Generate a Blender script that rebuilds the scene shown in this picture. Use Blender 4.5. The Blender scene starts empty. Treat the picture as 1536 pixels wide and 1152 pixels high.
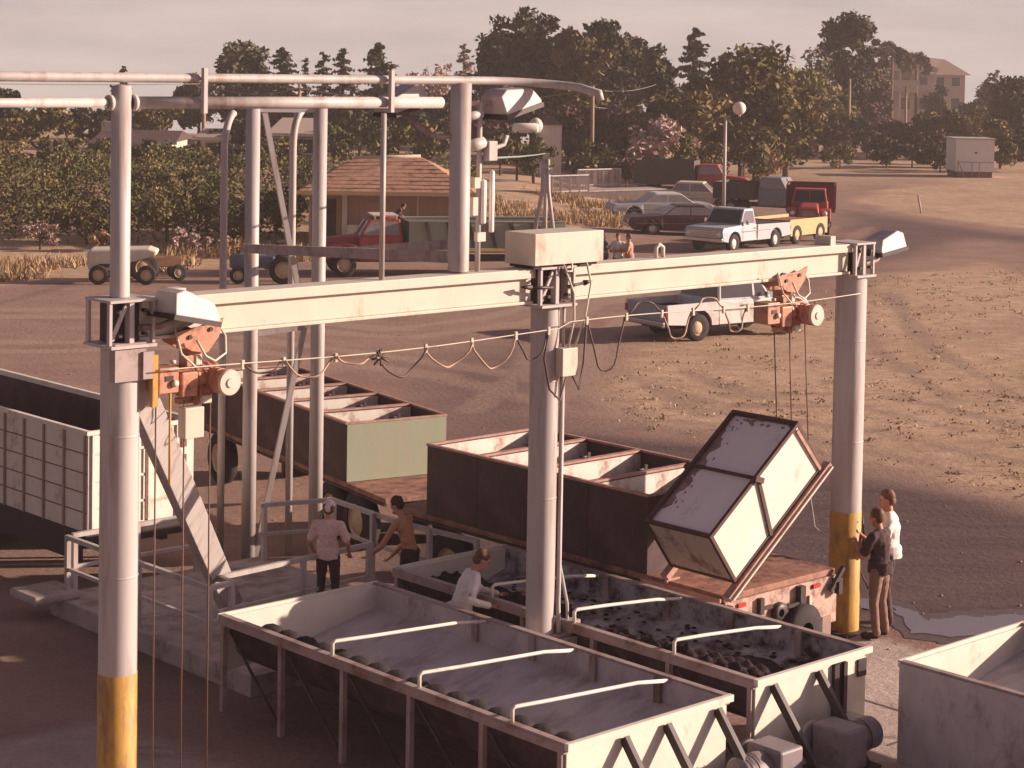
import bpy, bmesh, math, random
import numpy as np
from mathutils import Matrix, Vector
PI = math.pi; R = math.radians
scene = bpy.context.scene; COL = scene.collection
rnd = random.Random(7)

# ------------------------------------------------------------------ camera
FPX, YH, ROLL, PITCH, CAMZ = 3013.6, 94.42, .0172, .0437, 7.5     # measured from the photograph (1536 px wide)
cd = bpy.data.cameras.new('camera'); cam = bpy.data.objects.new('camera', cd); COL.objects.link(cam)
scene.camera = cam
cd.sensor_width = 36; cd.lens = 36*FPX/1536
ppx = 768-math.sin(ROLL)*FPX*math.tan(PITCH); ppy = YH+math.cos(ROLL)*FPX*math.tan(PITCH)
cd.shift_x = (768-ppx)/1536; cd.shift_y = -(576-ppy)/1536
cd.clip_start = .1; cd.clip_end = 6000
cam.matrix_world = Matrix.Translation((0, 0, CAMZ)) @ Matrix.Rotation(PI/2-PITCH, 4, 'X') @ Matrix.Rotation(ROLL, 4, 'Z')

# ------------------------------------------------------------------ light
SUN_AZ, SUN_EL = R(83), R(16)                                   # azimuth from +Y towards +X
sd = bpy.data.lights.new('sun', 'SUN'); sun = bpy.data.objects.new('sun', sd); COL.objects.link(sun)
sd.energy = 5.0; sd.angle = R(.6); sd.color = (1, .80, .63)
SV = Vector((math.sin(SUN_AZ)*math.cos(SUN_EL), math.cos(SUN_AZ)*math.cos(SUN_EL), math.sin(SUN_EL)))
sun.rotation_euler = SV.to_track_quat('Z', 'Y').to_euler(); sun.location = (60, 20, 40)
world = bpy.data.worlds.new('World'); scene.world = world; world.use_nodes = True
nt = world.node_tree; nt.nodes.clear()
sky = nt.nodes.new('ShaderNodeTexSky'); sky.sky_type = 'NISHITA'; sky.sun_disc = False
sky.sun_elevation = SUN_EL; sky.sun_rotation = SUN_AZ; sky.dust_density = 3; sky.air_density = 1.2
# the sky keeps its own brightness overhead; towards and below the skyline it turns into bright late-season valley haze
hs = nt.nodes.new('ShaderNodeHueSaturation'); hs.inputs['Saturation'].default_value = .35
mm = nt.nodes.new('ShaderNodeMix'); mm.data_type = 'RGBA'; mm.blend_type = 'MULTIPLY'; mm.inputs['Factor'].default_value = 1
mm.inputs['B'].default_value = (1.0, .76, .87, 1)
tcw = nt.nodes.new('ShaderNodeTexCoord'); sx = nt.nodes.new('ShaderNodeSeparateXYZ'); nt.links.new(tcw.outputs['Generated'], sx.inputs[0])
mrw = nt.nodes.new('ShaderNodeMapRange'); mrw.interpolation_type = 'SMOOTHSTEP'; mrw.inputs['From Min'].default_value = .035; mrw.inputs['From Max'].default_value = .085
nt.links.new(sx.outputs['Z'], mrw.inputs['Value'])
hz = nt.nodes.new('ShaderNodeMix'); hz.data_type = 'RGBA'; hz.inputs['A'].default_value = (6.9, 5.9, 5.5, 1)
nw = nt.nodes.new('ShaderNodeTexNoise'); nw.inputs['Scale'].default_value = 9; nw.inputs['Detail'].default_value = 5                # thin high cloud in the haze
mpw = nt.nodes.new('ShaderNodeMapping'); mpw.inputs['Scale'].default_value = (1, 1, 7); nt.links.new(tcw.outputs['Generated'], mpw.inputs['Vector']); nt.links.new(mpw.outputs[0], nw.inputs['Vector'])
cw_ = nt.nodes.new('ShaderNodeValToRGB'); cw_.color_ramp.elements[0].color = (6.2, 5.35, 5.1, 1); cw_.color_ramp.elements[1].color = (7.6, 6.4, 5.85, 1); cw_.color_ramp.elements[0].position = .35; cw_.color_ramp.elements[1].position = .65
nt.links.new(nw.outputs['Fac'], cw_.inputs['Fac']); nt.links.new(cw_.outputs[0], hz.inputs['A'])
bg = nt.nodes.new('ShaderNodeBackground'); bg.inputs['Strength'].default_value = .05
wo = nt.nodes.new('ShaderNodeOutputWorld')
nt.links.new(sky.outputs[0], hs.inputs['Color']); nt.links.new(hs.outputs[0], mm.inputs['A'])
nt.links.new(mm.outputs['Result'], hz.inputs['B']); nt.links.new(mrw.outputs[0], hz.inputs['Factor'])
nt.links.new(hz.outputs['Result'], bg.inputs['Color']); nt.links.new(bg.outputs[0], wo.inputs[0])
scene.view_settings.view_transform = 'Standard'; scene.view_settings.look = 'None'
scene.view_settings.exposure = .8; scene.view_settings.gamma = 1

# ------------------------------------------------------------------ measuring: photo pixel -> place in the yard
def ray(px, py):
    c, s = math.cos(ROLL), math.sin(ROLL); dx, dy = px-768, py-YH
    x = c*dx+s*dy; u = FPX*math.tan(PITCH)-(-s*dx+c*dy)
    c, s = math.cos(PITCH), math.sin(PITCH)
    return Vector((x, FPX*c+u*s, -FPX*s+u*c))
def G(px, py, z=0.):
    r = ray(px, py); p = r*((z-CAMZ)/r.z); return Vector((p.x, p.y, z))
def AT(px, py, Y):
    r = ray(px, py); p = r*(Y/r.y); return Vector((p.x, p.y, p.z+CAMZ))
BO = Vector((-3.677, 18.9987, 0)); TH = .7443                   # the yard's own axes: s along the hoist beam, t away from the camera
U = Vector((math.cos(TH), math.sin(TH), 0)); V = Vector((-math.sin(TH), math.cos(TH), 0)); ZV = Vector((0, 0, 1))
def W(s, t, z=0.): return BO+U*s+V*t+ZV*z
def ST(p): d = Vector(p)-BO; return d.dot(U), d.dot(V), p[2]
def sstep(a, b, x):
    t = min(1, max(0, (x-a)/(b-a))); return t*t*(3-2*t)
def terrain(X, Y):
    e = 178+125*sstep(8, 40, X)                                 # the yard lies on a shelf: the land falls away behind the far trees
    return 1.0*sstep(76, 108, Y)*(1-sstep(-1, 9, X))-(0 if Y < e else .22*(Y-e))
def LOC(px, Y, z=None):
    p = AT(px, 200, Y); 
    zz = terrain(p.x, Y) if z is None else z
    for _ in range(3):
        r = CAMZ-zz; p0 = AT(px, 100, Y); p1 = AT(px, 300, Y); k = (p0.z-zz)/(p0.z-p1.z); p = p0.lerp(p1, k)
    return Vector((p.x, Y, zz))

# ------------------------------------------------------------------ materials
MATS = {}
def mat(name, col, rough=.7, var=.18, scale=6., metal=0., dirt=None, damt=.35, dscale=2.5, bump=0., stretch=None, spec=.4, fine=True):
    if name in MATS: return MATS[name]
    m = bpy.data.materials.new(name); m.use_nodes = True; MATS[name] = m
    t = m.node_tree; n = t.nodes; l = t.links; b = n['Principled BSDF']
    b.inputs['Roughness'].default_value = rough; b.inputs['Metallic'].default_value = metal
    b.inputs['Specular IOR Level'].default_value = spec
    tc = n.new('ShaderNodeTexCoord'); geo = n.new('ShaderNodeNewGeometry')
    src = geo.outputs['Position'] if False else tc.outputs['Object']
    if stretch:
        mp = n.new('ShaderNodeMapping'); mp.inputs['Scale'].default_value = stretch; l.new(src, mp.inputs['Vector']); src2 = mp.outputs[0]
    else: src2 = src
    no = n.new('ShaderNodeTexNoise'); no.inputs['Scale'].default_value = scale; no.inputs['Detail'].default_value = 6; no.inputs['Roughness'].default_value = .65
    l.new(src2, no.inputs['Vector'])
    cr = n.new('ShaderNodeValToRGB'); cr.color_ramp.elements[0].position = .3; cr.color_ramp.elements[1].position = .72
    lo = [max(0, c*(1-var)) for c in col]; hi = [min(1, c*(1+var)) for c in col]
    cr.color_ramp.elements[0].color = (*lo, 1); cr.color_ramp.elements[1].color = (*hi, 1)
    l.new(no.outputs['Fac'], cr.inputs['Fac']); out = cr.outputs['Color']
    if dirt:
        n2 = n.new('ShaderNodeTexNoise'); n2.inputs['Scale'].default_value = dscale; n2.inputs['Detail'].default_value = 8; n2.inputs['Roughness'].default_value = .7
        l.new(src2, n2.inputs['Vector'])
        r2 = n.new('ShaderNodeValToRGB'); r2.color_ramp.elements[0].position = .62-damt*.45; r2.color_ramp.elements[1].position = .72-damt*.25
        l.new(n2.outputs['Fac'], r2.inputs['Fac'])
        mx = n.new('ShaderNodeMix'); mx.data_type = 'RGBA'; l.new(r2.outputs['Color'], mx.inputs['Factor'])
        l.new(out, mx.inputs['A']); mx.inputs['B'].default_value = (*dirt, 1); out = mx.outputs['Result']
    l.new(out, b.inputs['Base Color'])
    if bump:
        bp = n.new('ShaderNodeBump'); bp.inputs['Strength'].default_value = bump; bp.inputs['Distance'].default_value = .02
        n3 = n.new('ShaderNodeTexNoise'); n3.inputs['Scale'].default_value = scale*5; n3.inputs['Detail'].default_value = 5
        l.new(src2, n3.inputs['Vector']); l.new(n3.outputs['Fac'], bp.inputs['Height']); l.new(bp.outputs[0], b.inputs['Normal'])
    return m
cream = mat('cream_paint', (.57, .50, .42), .5, .07, 3, dirt=(.34, .24, .18), damt=.08, dscale=1.6, stretch=(1, 1, .5))
white = mat('white_paint', (.45, .40, .39), .5, .09, 3, dirt=(.33, .25, .22), damt=.22, dscale=1.7, stretch=(3, 3, .3))
grey_steel = mat('grey_primer_steel', (.36, .28, .27), .6, .1, 4, dirt=(.2, .13, .11), damt=.3)  # plain grey steel for plates, arms and tie beams
yellow = mat('yellow_paint', (.52, .285, .06), .6, .16, 5, dirt=(.30, .16, .07), damt=.34, dscale=4, stretch=(2, 2, .7))
orange = mat('orange_enamel', (.50, .235, .155), .45, .12, 8, dirt=(.25, .09, .06), damt=.3, dscale=7)
darkmetal = mat('dark_steel', (.05, .032, .034), .5, .3, 10)
rope_m = mat('wire_rope', (.13, .07, .05), .6, .2, 30)
hopper_in = mat('hopper_steel', (.52, .455, .47), .42, .16, 2.2, dirt=(.33, .25, .265), damt=.28, dscale=1.6, bump=.15, stretch=(.7, 1.6, 1))
hopper_rim = mat('hopper_rim_steel', (.38, .29, .28), .5, .15, 5, dirt=(.2, .12, .1), damt=.35)
hopper_white = mat('hopper_white_paint', (.70, .64, .56), .55, .08, 3, dirt=(.52, .42, .36), damt=.10, dscale=2)
must = mat('crushed_grapes', (.030, .012, .018), .8, .6, 14, bump=1., spec=.25)
trailer_dark = mat('trailer_dark_paint_shade', (.055, .025, .030), .6, .35, 3, dirt=(.09, .045, .042), damt=.3)  # dark paint; also stands in for shade on tub sides and linings
tub_in = mat('tub_lining', (.68, .62, .56), .5, .1, 3, dirt=(.34, .15, .12), damt=.3, dscale=2.5)
tub_rim = mat('tub_rim', (.40, .22, .18), .6, .3, 8)
green = mat('pale_green_paint', (.27, .295, .215), .55, .07, 2, dirt=(.29, .28, .20), damt=.3, dscale=1.2, stretch=(2, 2, .4))
deck_m = mat('rusty_deck', (.30, .15, .105), .75, .25, 5, dirt=(.12, .05, .05), damt=.35, dscale=4, bump=.3)
concrete = mat('concrete', (.40, .33, .30), .85, .12, 3, dirt=(.22, .16, .15), damt=.3, bump=.3)
rubber = mat('tyre_rubber', (.030, .022, .024), .85, .3, 12)
glass = mat('dark_glass', (.035, .030, .035), .12, .2, 3, spec=.7)
glass_l = mat('sky_glass', (.25, .22, .22), .12, .2, 3, spec=.7)
chrome = mat('chrome', (.55, .5, .47), .25, .1, 6, metal=.9)
panel_beige = mat('beige_panel', (.52, .42, .36), .6, .1, 3, dirt=(.24, .13, .1), damt=.28, dscale=3)
skin = mat('skin', (.45, .21, .135), .6, .08, 12)
skin_d = mat('tanned_skin', (.36, .15, .085), .6, .08, 12)
cloth_w = mat('white_cloth', (.70, .64, .61), .85, .08, 10)
cloth_p = mat('pink_check_cloth', (.66, .46, .44), .85, .3, 40)
cloth_d = mat('dark_cloth', (.06, .03, .035), .9, .3, 10)
cloth_k = mat('khaki_cloth', (.23, .14, .11), .9, .2, 10)
cloth_b = mat('blue_cloth', (.08, .08, .12), .9, .2, 10)
hair_b = mat('brown_hair', (.13, .055, .03), .7, .4, 20)
hair_d = mat('dark_hair', (.025, .015, .013), .7, .4, 20)
wood = mat('weathered_wood', (.33, .22, .15), .85, .2, 6, stretch=(1, 1, .2))
bark = mat('bark', (.11, .07, .05), .9, .3, 6)
roof_tile = mat('terracotta_roof', (.42, .23, .155), .85, .25, 9, dirt=(.18, .09, .07), damt=.3, bump=.6)
roof_dark = mat('dark_shingle', (.085, .045, .045), .9, .3, 5)
stucco = mat('beige_stucco', (.42, .30, .22), .9, .1, 3)
board = mat('board_siding', (.38, .25, .18), .85, .18, 3, stretch=(5, 5, .3))
trim_y = mat('ochre_trim', (.58, .42, .23), .7, .1, 4)
bulb = mat('frosted_globe', (.82, .74, .66), .4, .03, 3)
def foliage(name, c1, c2, c3=None):
    m = bpy.data.materials.new(name); m.use_nodes = True; MATS[name] = m
    t = m.node_tree; n = t.nodes; l = t.links; b = n['Principled BSDF']; b.inputs['Roughness'].default_value = .8; b.inputs['Specular IOR Level'].default_value = .2
    at = n.new('ShaderNodeAttribute'); at.attribute_name = 'tone'
    cr = n.new('ShaderNodeValToRGB'); e = cr.color_ramp.elements
    e[0].color = (*c1, 1); e[1].color = (*c2, 1); e[0].position = .1; e[1].position = .9
    if c3: x = e.new(.96); x.color = (*c3, 1)
    l.new(at.outputs['Fac'], cr.inputs['Fac'])
    oi = n.new('ShaderNodeObjectInfo'); hv = n.new('ShaderNodeHueSaturation')
    mr = n.new('ShaderNodeMapRange'); mr.inputs['To Min'].default_value = .8; mr.inputs['To Max'].default_value = 1.2
    l.new(oi.outputs['Random'], mr.inputs['Value']); l.new(mr.outputs[0], hv.inputs['Value']); l.new(cr.outputs[0], hv.inputs['Color'])
    l.new(hv.outputs[0], b.inputs['Base Color'])
    return m
F_dark = foliage('conifer_needles', (.030, .030, .019), (.115, .100, .055))
F_olive = foliage('olive_leaves', (.065, .055, .022), (.21, .165, .070), (.28, .19, .09))
F_green = foliage('green_leaves', (.055, .060, .020), (.165, .160, .055))
F_pink = foliage('dry_pinkish_twigs', (.25, .16, .14), (.46, .33, .29))
F_vine = foliage('vine_leaves', (.055, .055, .018), (.185, .165, .060), (.28, .15, .08))
F_lime = foliage('yellow_green_leaves', (.09, .08, .02), (.22, .19, .06))
F_dry = foliage('dry_grass_blades', (.26, .16, .085), (.52, .36, .21))
F_red = foliage('dark_reddish_leaves', (.06, .032, .028), (.14, .080, .062))

# ------------------------------------------------------------------ mesh builder
class MB:
    def __init__(s): s.v = []; s.f = []; s.sm = []
    def add(s, vs, fs, smooth=False, M=None):
        o = len(s.v)
        s.v += [tuple(M @ Vector(v)) if M else tuple(v) for v in vs]
        s.f += [tuple(i+o for i in f) for f in fs]; s.sm += [smooth]*len(fs); return s
    def box(s, c, d, M=None):
        x, y, z = d[0]/2, d[1]/2, d[2]/2
        vs = [(c[0]+a*x, c[1]+b*y, c[2]+e*z) for a in (-1, 1) for b in (-1, 1) for e in (-1, 1)]
        return s.add(vs, [(0, 1, 3, 2), (4, 6, 7, 5), (0, 4, 5, 1), (2, 3, 7, 6), (0, 2, 6, 4), (1, 5, 7, 3)], False, M)
    def bx(s, x0, x1, y0, y1, z0, z1, M=None):
        return s.box(((x0+x1)/2, (y0+y1)/2, (z0+z1)/2), (abs(x1-x0), abs(y1-y0), abs(z1-z0)), M)
    def bar(s, a, b, w, h=None, up=(0, 0, 1)):
        a, b = Vector(a), Vector(b); d = (b-a); L = d.length; d.normalize(); h = h or w
        up = Vector(up)
        if abs(d.dot(up)) > .98: up = Vector((1, 0, 0))
        x = d.cross(up).normalized(); z = x.cross(d)
        M = Matrix((x, d, z)).transposed().to_4x4(); M.translation = (a+b)/2
        return s.box((0, 0, 0), (w, L, h), M)
    def tube(s, pts, r, n=10, cap=True, smooth=True):
        pts = [Vector(p) for p in pts]; k = len(pts); rs = r if isinstance(r, (list, tuple)) else [r]*k
        vs = []; fs = []; px = None
        for i, p in enumerate(pts):
            d = (pts[min(i+1, k-1)]-pts[max(i-1, 0)]).normalized()
            if px is None:
                px = d.cross(Vector((0, 0, 1)) if abs(d.z) < .9 else Vector((1, 0, 0))).normalized()
            px = (px-d*px.dot(d)).normalized(); py = d.cross(px)
            for j in range(n):
                a = 2*PI*j/n; vs.append(p+(px*math.cos(a)+py*math.sin(a))*rs[i])
        for i in range(k-1):
            for j in range(n):
                q = (j+1) % n; fs.append((i*n+j, i*n+q, (i+1)*n+q, (i+1)*n+j))
        s.add(vs, fs, smooth)
        if cap: s.add(vs, [tuple(range(n))[::-1], tuple(range((k-1)*n, k*n))], False)
        return s
    def cyl(s, a, b, r, n=20): return s.tube([a, b], r, n)
    def lathe(s, prof, n=24, M=None, smooth=True):      # prof: (radius, z)
        vs = [(r*math.cos(2*PI*j/n), r*math.sin(2*PI*j/n), z) for r, z in prof for j in range(n)]
        fs = [(i*n+j, i*n+(j+1) % n, (i+1)*n+(j+1) % n, (i+1)*n+j) for i in range(len(prof)-1) for j in range(n)]
        return s.add(vs, fs, smooth, M)
    def ell(s, c, r, n=12, m=8, M=None):
        vs = []; fs = []
        for i in range(m+1):
            a = PI*i/m
            for j in range(n):
                b = 2*PI*j/n; vs.append((c[0]+r[0]*math.sin(a)*math.cos(b), c[1]+r[1]*math.sin(a)*math.sin(b), c[2]+r[2]*math.cos(a)))
        for i in range(m):
            for j in range(n): fs.append((i*n+j, (i+1)*n+j, (i+1)*n+(j+1) % n, i*n+(j+1) % n))
        return s.add(vs, fs, True, M)
    def prism(s, poly, y0, y1, taper=None, M=None):     # poly in (x,z), extruded along y; taper(z)->scale of y
        k = len(poly); tp = taper or (lambda z: 1.)
        vs = [(x, y0*tp(z), z) for x, z in poly]+[(x, y1*tp(z), z) for x, z in poly]
        fs = [tuple(range(k)), tuple(range(2*k-1, k-1, -1))]+[(i, i+k, (i+1) % k+k, (i+1) % k) for i in range(k)]
        return s.add(vs, fs, False, M)
    def quad(s, a, b, c, d): return s.add([a, b, c, d], [(0, 1, 2, 3)])
    def mesh(s, name):
        me = bpy.data.meshes.new(name); me.from_pydata(s.v, [], s.f); me.polygons.foreach_set('use_smooth', s.sm); me.update()
        bm = bmesh.new(); bm.from_mesh(me); bmesh.ops.remove_doubles(bm, verts=bm.verts, dist=1e-5); bmesh.ops.recalc_face_normals(bm, faces=bm.faces); bm.to_mesh(me); bm.free()
        return me
WM = {}
def tag(o, label=None, cat=None, group=None, kind=None):
    if label: o['label'] = label
    if cat: o['category'] = cat
    if group: o['group'] = group
    if kind: o['kind'] = kind
    return o
def thing(name, label, cat, loc=(0, 0, 0), rz=0, group=None, M=None):
    o = bpy.data.objects.new(name, None); COL.objects.link(o); o.empty_display_size = .2
    mw = M if M else Matrix.Translation(loc) @ Matrix.Rotation(rz, 4, 'Z')
    o.matrix_world = mw; WM[o.name] = mw.copy()
    return tag(o, label, cat, group)
def part(name, mb, m, parent=None, world=False, bevel=0, seg=2, label=None):
    me = mb.mesh(name) if isinstance(mb, MB) else mb
    o = bpy.data.objects.new(name, me); COL.objects.link(o)
    if m: me.materials.append(m)
    pm = Matrix.Identity(4)
    if parent is not None:
        o.parent = parent; pm = WM[parent.name]
    if world: me.transform(pm.inverted())
    WM[o.name] = pm
    if bevel:
        b = o.modifiers.new('bevel', 'BEVEL'); b.width = bevel; b.segments = seg; b.limit_method = 'ANGLE'; b.angle_limit = R(35)
    if label: o['label'] = label
    return o
def single(name, mb, m, label, cat, group=None, bevel=0):
    o = part(name, mb, m, None, False, bevel); return tag(o, label, cat, group)
def copy_tree(o, M, label=None, group=None, parent=None):
    c = o.copy(); COL.objects.link(c)
    if parent is not None: c.parent = parent
    else:
        c.matrix_world = M
        if label: c['label'] = label
        if group: c['group'] = group
    for ch in list(o.children): copy_tree(ch, None, parent=c)
    return c
GM = Matrix.Translation(BO) @ Matrix.Rotation(TH, 4, 'Z')       # yard frame
def local_thing(name, label, cat, s, t, z=0, group=None, rz=0):
    return thing(name, label, cat, M=Matrix.Translation(W(s, t, z)) @ Matrix.Rotation(TH+rz, 4, 'Z'), group=group)

# ------------------------------------------------------------------ ground
def sdist(P, poly):                                             # signed distance (inside > 0), numpy
    d = np.full(len(P), 1e9); ins = np.zeros(len(P), bool); k = len(poly)
    for i in range(k):
        a = np.array(poly[i]); b = np.array(poly[(i+1) % k]); e = b-a; w = P-a
        t = np.clip((w@e)/(e@e+1e-9), 0, 1); q = w-t[:, None]*e; d = np.minimum(d, (q**2).sum(1))
        c = (a[1] <= P[:, 1]) != (b[1] <= P[:, 1])
        with np.errstate(divide='ignore', invalid='ignore'):
            xx = a[0]+(P[:, 1]-a[1])*(b[0]-a[0])/(b[1]-a[1])
        ins ^= c & (P[:, 0] < xx)
    return np.where(ins, 1, -1)*np.sqrt(d)
def wob(P, sc, seed):
    r = np.random.RandomState(seed); o = np.zeros(len(P))
    for k in range(7):
        a = r.rand()*6.28; f = sc*(1.5**k)*.5; o += np.sin(P[:, 0]*f*math.cos(a)+P[:, 1]*f*math.sin(a)+r.rand()*6)/(1.35**k)
    return o*.35
def pxpoly(l): return [tuple(G(*p)[:2]) for p in l]
def stpoly(l): return [tuple(W(*p)[:2]) for p in l]
xs = [-390, -300, -220, -140, -100, -75, -58]+list(np.linspace(-46, 46, 420))+[58, 75, 100, 140, 220, 300, 390]
ys = [-80, -30, 0, 8]+list(np.linspace(12, 128, 480))+[134, 142, 152, 165, 172, 180, 190, 205, 230, 260, 290, 305, 320, 350, 400, 440]
XX, YY = np.meshgrid(xs, ys); P = np.stack([XX.ravel(), YY.ravel()], 1)
Zg = np.array([terrain(x, y) for x, y in P])
nx, ny = len(xs), len(ys)
gme = bpy.data.meshes.new('ground')
idx = np.arange(nx*ny).reshape(ny, nx)
F = np.stack([idx[:-1, :-1], idx[:-1, 1:], idx[1:, 1:], idx[1:, :-1]], -1).reshape(-1, 4)
gme.from_pydata(np.column_stack([P, Zg]).tolist(), [], F.tolist()); gme.polygons.foreach_set('use_smooth', [True]*len(F))
def ssn(a, b, x): t = np.clip((x-a)/(b-a), 0, 1); return t*t*(3-2*t)
w1 = wob(P, .6, 1); w2 = wob(P, 1.7, 2); w3 = wob(P, .25, 3)
island = pxpoly([(884, 560), (893, 610), (940, 640), (1080, 655), (1250, 688), (1480, 742), (1900, 840), (2000, 520), (1480, 385), (1330, 412), (1180, 470), (1000, 500), (905, 515)])
verge = pxpoly([(1252, 300), (1330, 318), (1480, 338), (1900, 390), (1900, 275), (1480, 268), (1300, 285)])
bank = pxpoly([(-300, 470), (60, 425), (240, 420), (470, 385), (700, 380), (830, 372), (945, 350), (960, 300), (900, 285), (500, 225), (-300, 215)])
fardirt = pxpoly([(1110, 262), (1250, 284), (1480, 268), (1900, 275), (2200, 215), (1180, 205)])
grass = np.maximum.reduce([ssn(-.3, 1.2, sdist(P, island)+.8*w1+.3*w2), ssn(-.5, 1.5, sdist(P, verge)+.9*w1), ssn(-.5, 1.5, sdist(P, bank)+.9*w1), .55*ssn(-2, 4, sdist(P, fardirt)+2*w1), ssn(128, 150, P[:, 1])])
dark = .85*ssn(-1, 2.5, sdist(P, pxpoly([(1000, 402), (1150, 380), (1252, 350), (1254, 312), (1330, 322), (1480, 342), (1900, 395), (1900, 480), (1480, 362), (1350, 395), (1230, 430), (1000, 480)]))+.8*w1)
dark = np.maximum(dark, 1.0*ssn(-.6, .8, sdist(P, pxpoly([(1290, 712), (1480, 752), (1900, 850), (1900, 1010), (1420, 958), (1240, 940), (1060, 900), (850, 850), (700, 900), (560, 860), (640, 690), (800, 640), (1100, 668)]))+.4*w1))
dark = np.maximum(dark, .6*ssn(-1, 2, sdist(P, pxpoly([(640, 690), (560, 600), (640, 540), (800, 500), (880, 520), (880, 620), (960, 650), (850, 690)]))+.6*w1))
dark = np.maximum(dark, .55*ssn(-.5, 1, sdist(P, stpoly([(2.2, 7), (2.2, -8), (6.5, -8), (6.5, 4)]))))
conc = ssn(-.12, .12, sdist(P, stpoly([(5.5, -30), (5.5, -2.4), (7.4, -2.2), (8.2, -1.1), (10.6, -1.05), (13.5, -2.3), (30, -9), (30, -30)]))+.06*w2)
conc = np.maximum(conc, ssn(-.12, .12, sdist(P, stpoly([(7.75, -2.5), (7.75, 3.6), (11.2, 3.6), (11.2, -2.5)]))))
conc = np.maximum(conc, .6*ssn(-.1, .2, sdist(P, stpoly([(-30, -30), (2.0, -30), (2.0, 3.2), (-30, 3.2)]))+.15*w2))
gr = ssn(.15, .75, w3+.5*w1)*ssn(6, 14, P[:, 0]+.0*P[:, 1]-2)*ssn(28, 40, P[:, 1])*(P[:, 1] < 75)
trk = np.zeros(len(P))
for pts in ([(-200, 520), (100, 520), (330, 510), (700, 560), (860, 600)], [(-200, 470), (200, 470), (600, 500), (760, 480), (950, 430), (1200, 385), (1280, 340)], [(760, 620), (830, 560), (860, 500), (960, 440)], [(1480, 700), (1250, 650), (1000, 620), (920, 580)], [(1480, 640), (1300, 600), (1100, 600), (980, 560)], [(1300, 440), (1350, 520), (1480, 600)]):
    w = [np.array(G(*p)[:2]) for p in pts]
    for off in (-.8, .8):
        dd = np.full(len(P), 1e9)
        for a, b in zip(w[:-1], w[1:]):
            e = b-a; n = np.array([-e[1], e[0]])/np.linalg.norm(e)*off; aa = a+n
            t = np.clip(((P-aa)@e)/(e@e), 0, 1); dd = np.minimum(dd, np.linalg.norm(P-aa-t[:, None]*e, axis=1))
        trk = np.maximum(trk, 1-ssn(.10, .42, dd+.2*w2))
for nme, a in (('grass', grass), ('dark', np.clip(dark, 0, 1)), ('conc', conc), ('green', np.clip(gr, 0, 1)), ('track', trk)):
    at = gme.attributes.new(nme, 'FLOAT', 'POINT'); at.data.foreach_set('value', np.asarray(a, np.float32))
gm = bpy.data.materials.new('yard_ground'); gm.use_nodes = True
t = gm.node_tree; n = t.nodes; l = t.links; b = n['Principled BSDF']; b.inputs['Roughness'].default_value = .95; b.inputs['Specular IOR Level'].default_value = .15
geo = n.new('ShaderNodeNewGeometry')
def noise(sc, det=8, rough=.7, strv=None):
    x = n.new('ShaderNodeTexNoise'); x.inputs['Scale'].default_value = sc; x.inputs['Detail'].default_value = det; x.inputs['Roughness'].default_value = rough
    if strv:
        mp = n.new('ShaderNodeMapping'); mp.inputs['Scale'].default_value = strv; mp.inputs['Rotation'].default_value = (0, 0, .5); l.new(geo.outputs['Position'], mp.inputs['Vector']); l.new(mp.outputs[0], x.inputs['Vector'])
    else: l.new(geo.outputs['Position'], x.inputs['Vector'])
    return x.outputs['Fac']
def ramp(f, c1, c2, p1=.3, p2=.7):
    r = n.new('ShaderNodeValToRGB'); e = r.color_ramp.elements; e[0].position = p1; e[1].position = p2; e[0].color = (*c1, 1); e[1].color = (*c2, 1); l.new(f, r.inputs['Fac']); return r.outputs[0]
def mixc(f, a, b_, mode='MIX'):
    m = n.new('ShaderNodeMix'); m.data_type = 'RGBA'; m.blend_type = mode
    if isinstance(f, float): m.inputs['Factor'].default_value = f
    else: l.new(f, m.inputs['Factor'])
    l.new(a, m.inputs['A'])
    if isinstance(b_, tuple): m.inputs['B'].default_value = (*b_, 1)
    else: l.new(b_, m.inputs['B'])
    return m.outputs['Result']
def attr(nm): a = n.new('ShaderNodeAttribute'); a.attribute_name = nm; return a.outputs['Fac']
def math2(op, a, v):
    m = n.new('ShaderNodeMath'); m.operation = op; m.use_clamp = True; l.new(a, m.inputs[0])
    if isinstance(v, float): m.inputs[1].default_value = v
    else: l.new(v, m.inputs[1])
    return m.outputs[0]
c = ramp(noise(.5), (.25, .155, .125), (.38, .25, .205))
c = mixc(math2('MULTIPLY', attr('track'), .85), c, (.52, .37, .30))
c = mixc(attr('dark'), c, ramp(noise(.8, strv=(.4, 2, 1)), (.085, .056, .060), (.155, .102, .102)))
g = ramp(noise(1.6), (.42, .28, .19), (.60, .425, .30), .36, .64)
g = mixc(math2('MULTIPLY', attr('green'), .75), g, ramp(noise(3.), (.22, .185, .085), (.38, .31, .16)))
g = mixc(math2('MULTIPLY', ramp(noise(.22, 6), (0, 0, 0), (1, 1, 1), .45, .62), .4), g, (.27, .175, .12))
g = mixc(ramp(noise(2.2, strv=(1, 2.2, 1)), (0, 0, 0), (1, 1, 1), .56, .70), g, (.20, .125, .09))
c = mixc(attr('grass'), c, g)
c = mixc(math2('MULTIPLY', attr('track'), .45), c, ramp(noise(5.), (.24, .155, .125), (.56, .40, .31)))
cc = ramp(noise(1.2), (.42, .33, .31), (.60, .49, .45))
cc = mixc(ramp(noise(.9, strv=(.5, 1.5, 1)), (0, 0, 0), (1, 1, 1), .55, .68), cc, (.24, .17, .16))
c = mixc(attr('conc'), c, cc)
c = mixc(math2('MULTIPLY', attr('track'), .35), c, (.20, .13, .11))
c = mixc(.35, c, ramp(noise(14., 4), (.45, .42, .4), (1, 1, 1), .3, .62), 'MULTIPLY')
l.new(c, b.inputs['Base Color'])
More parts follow.
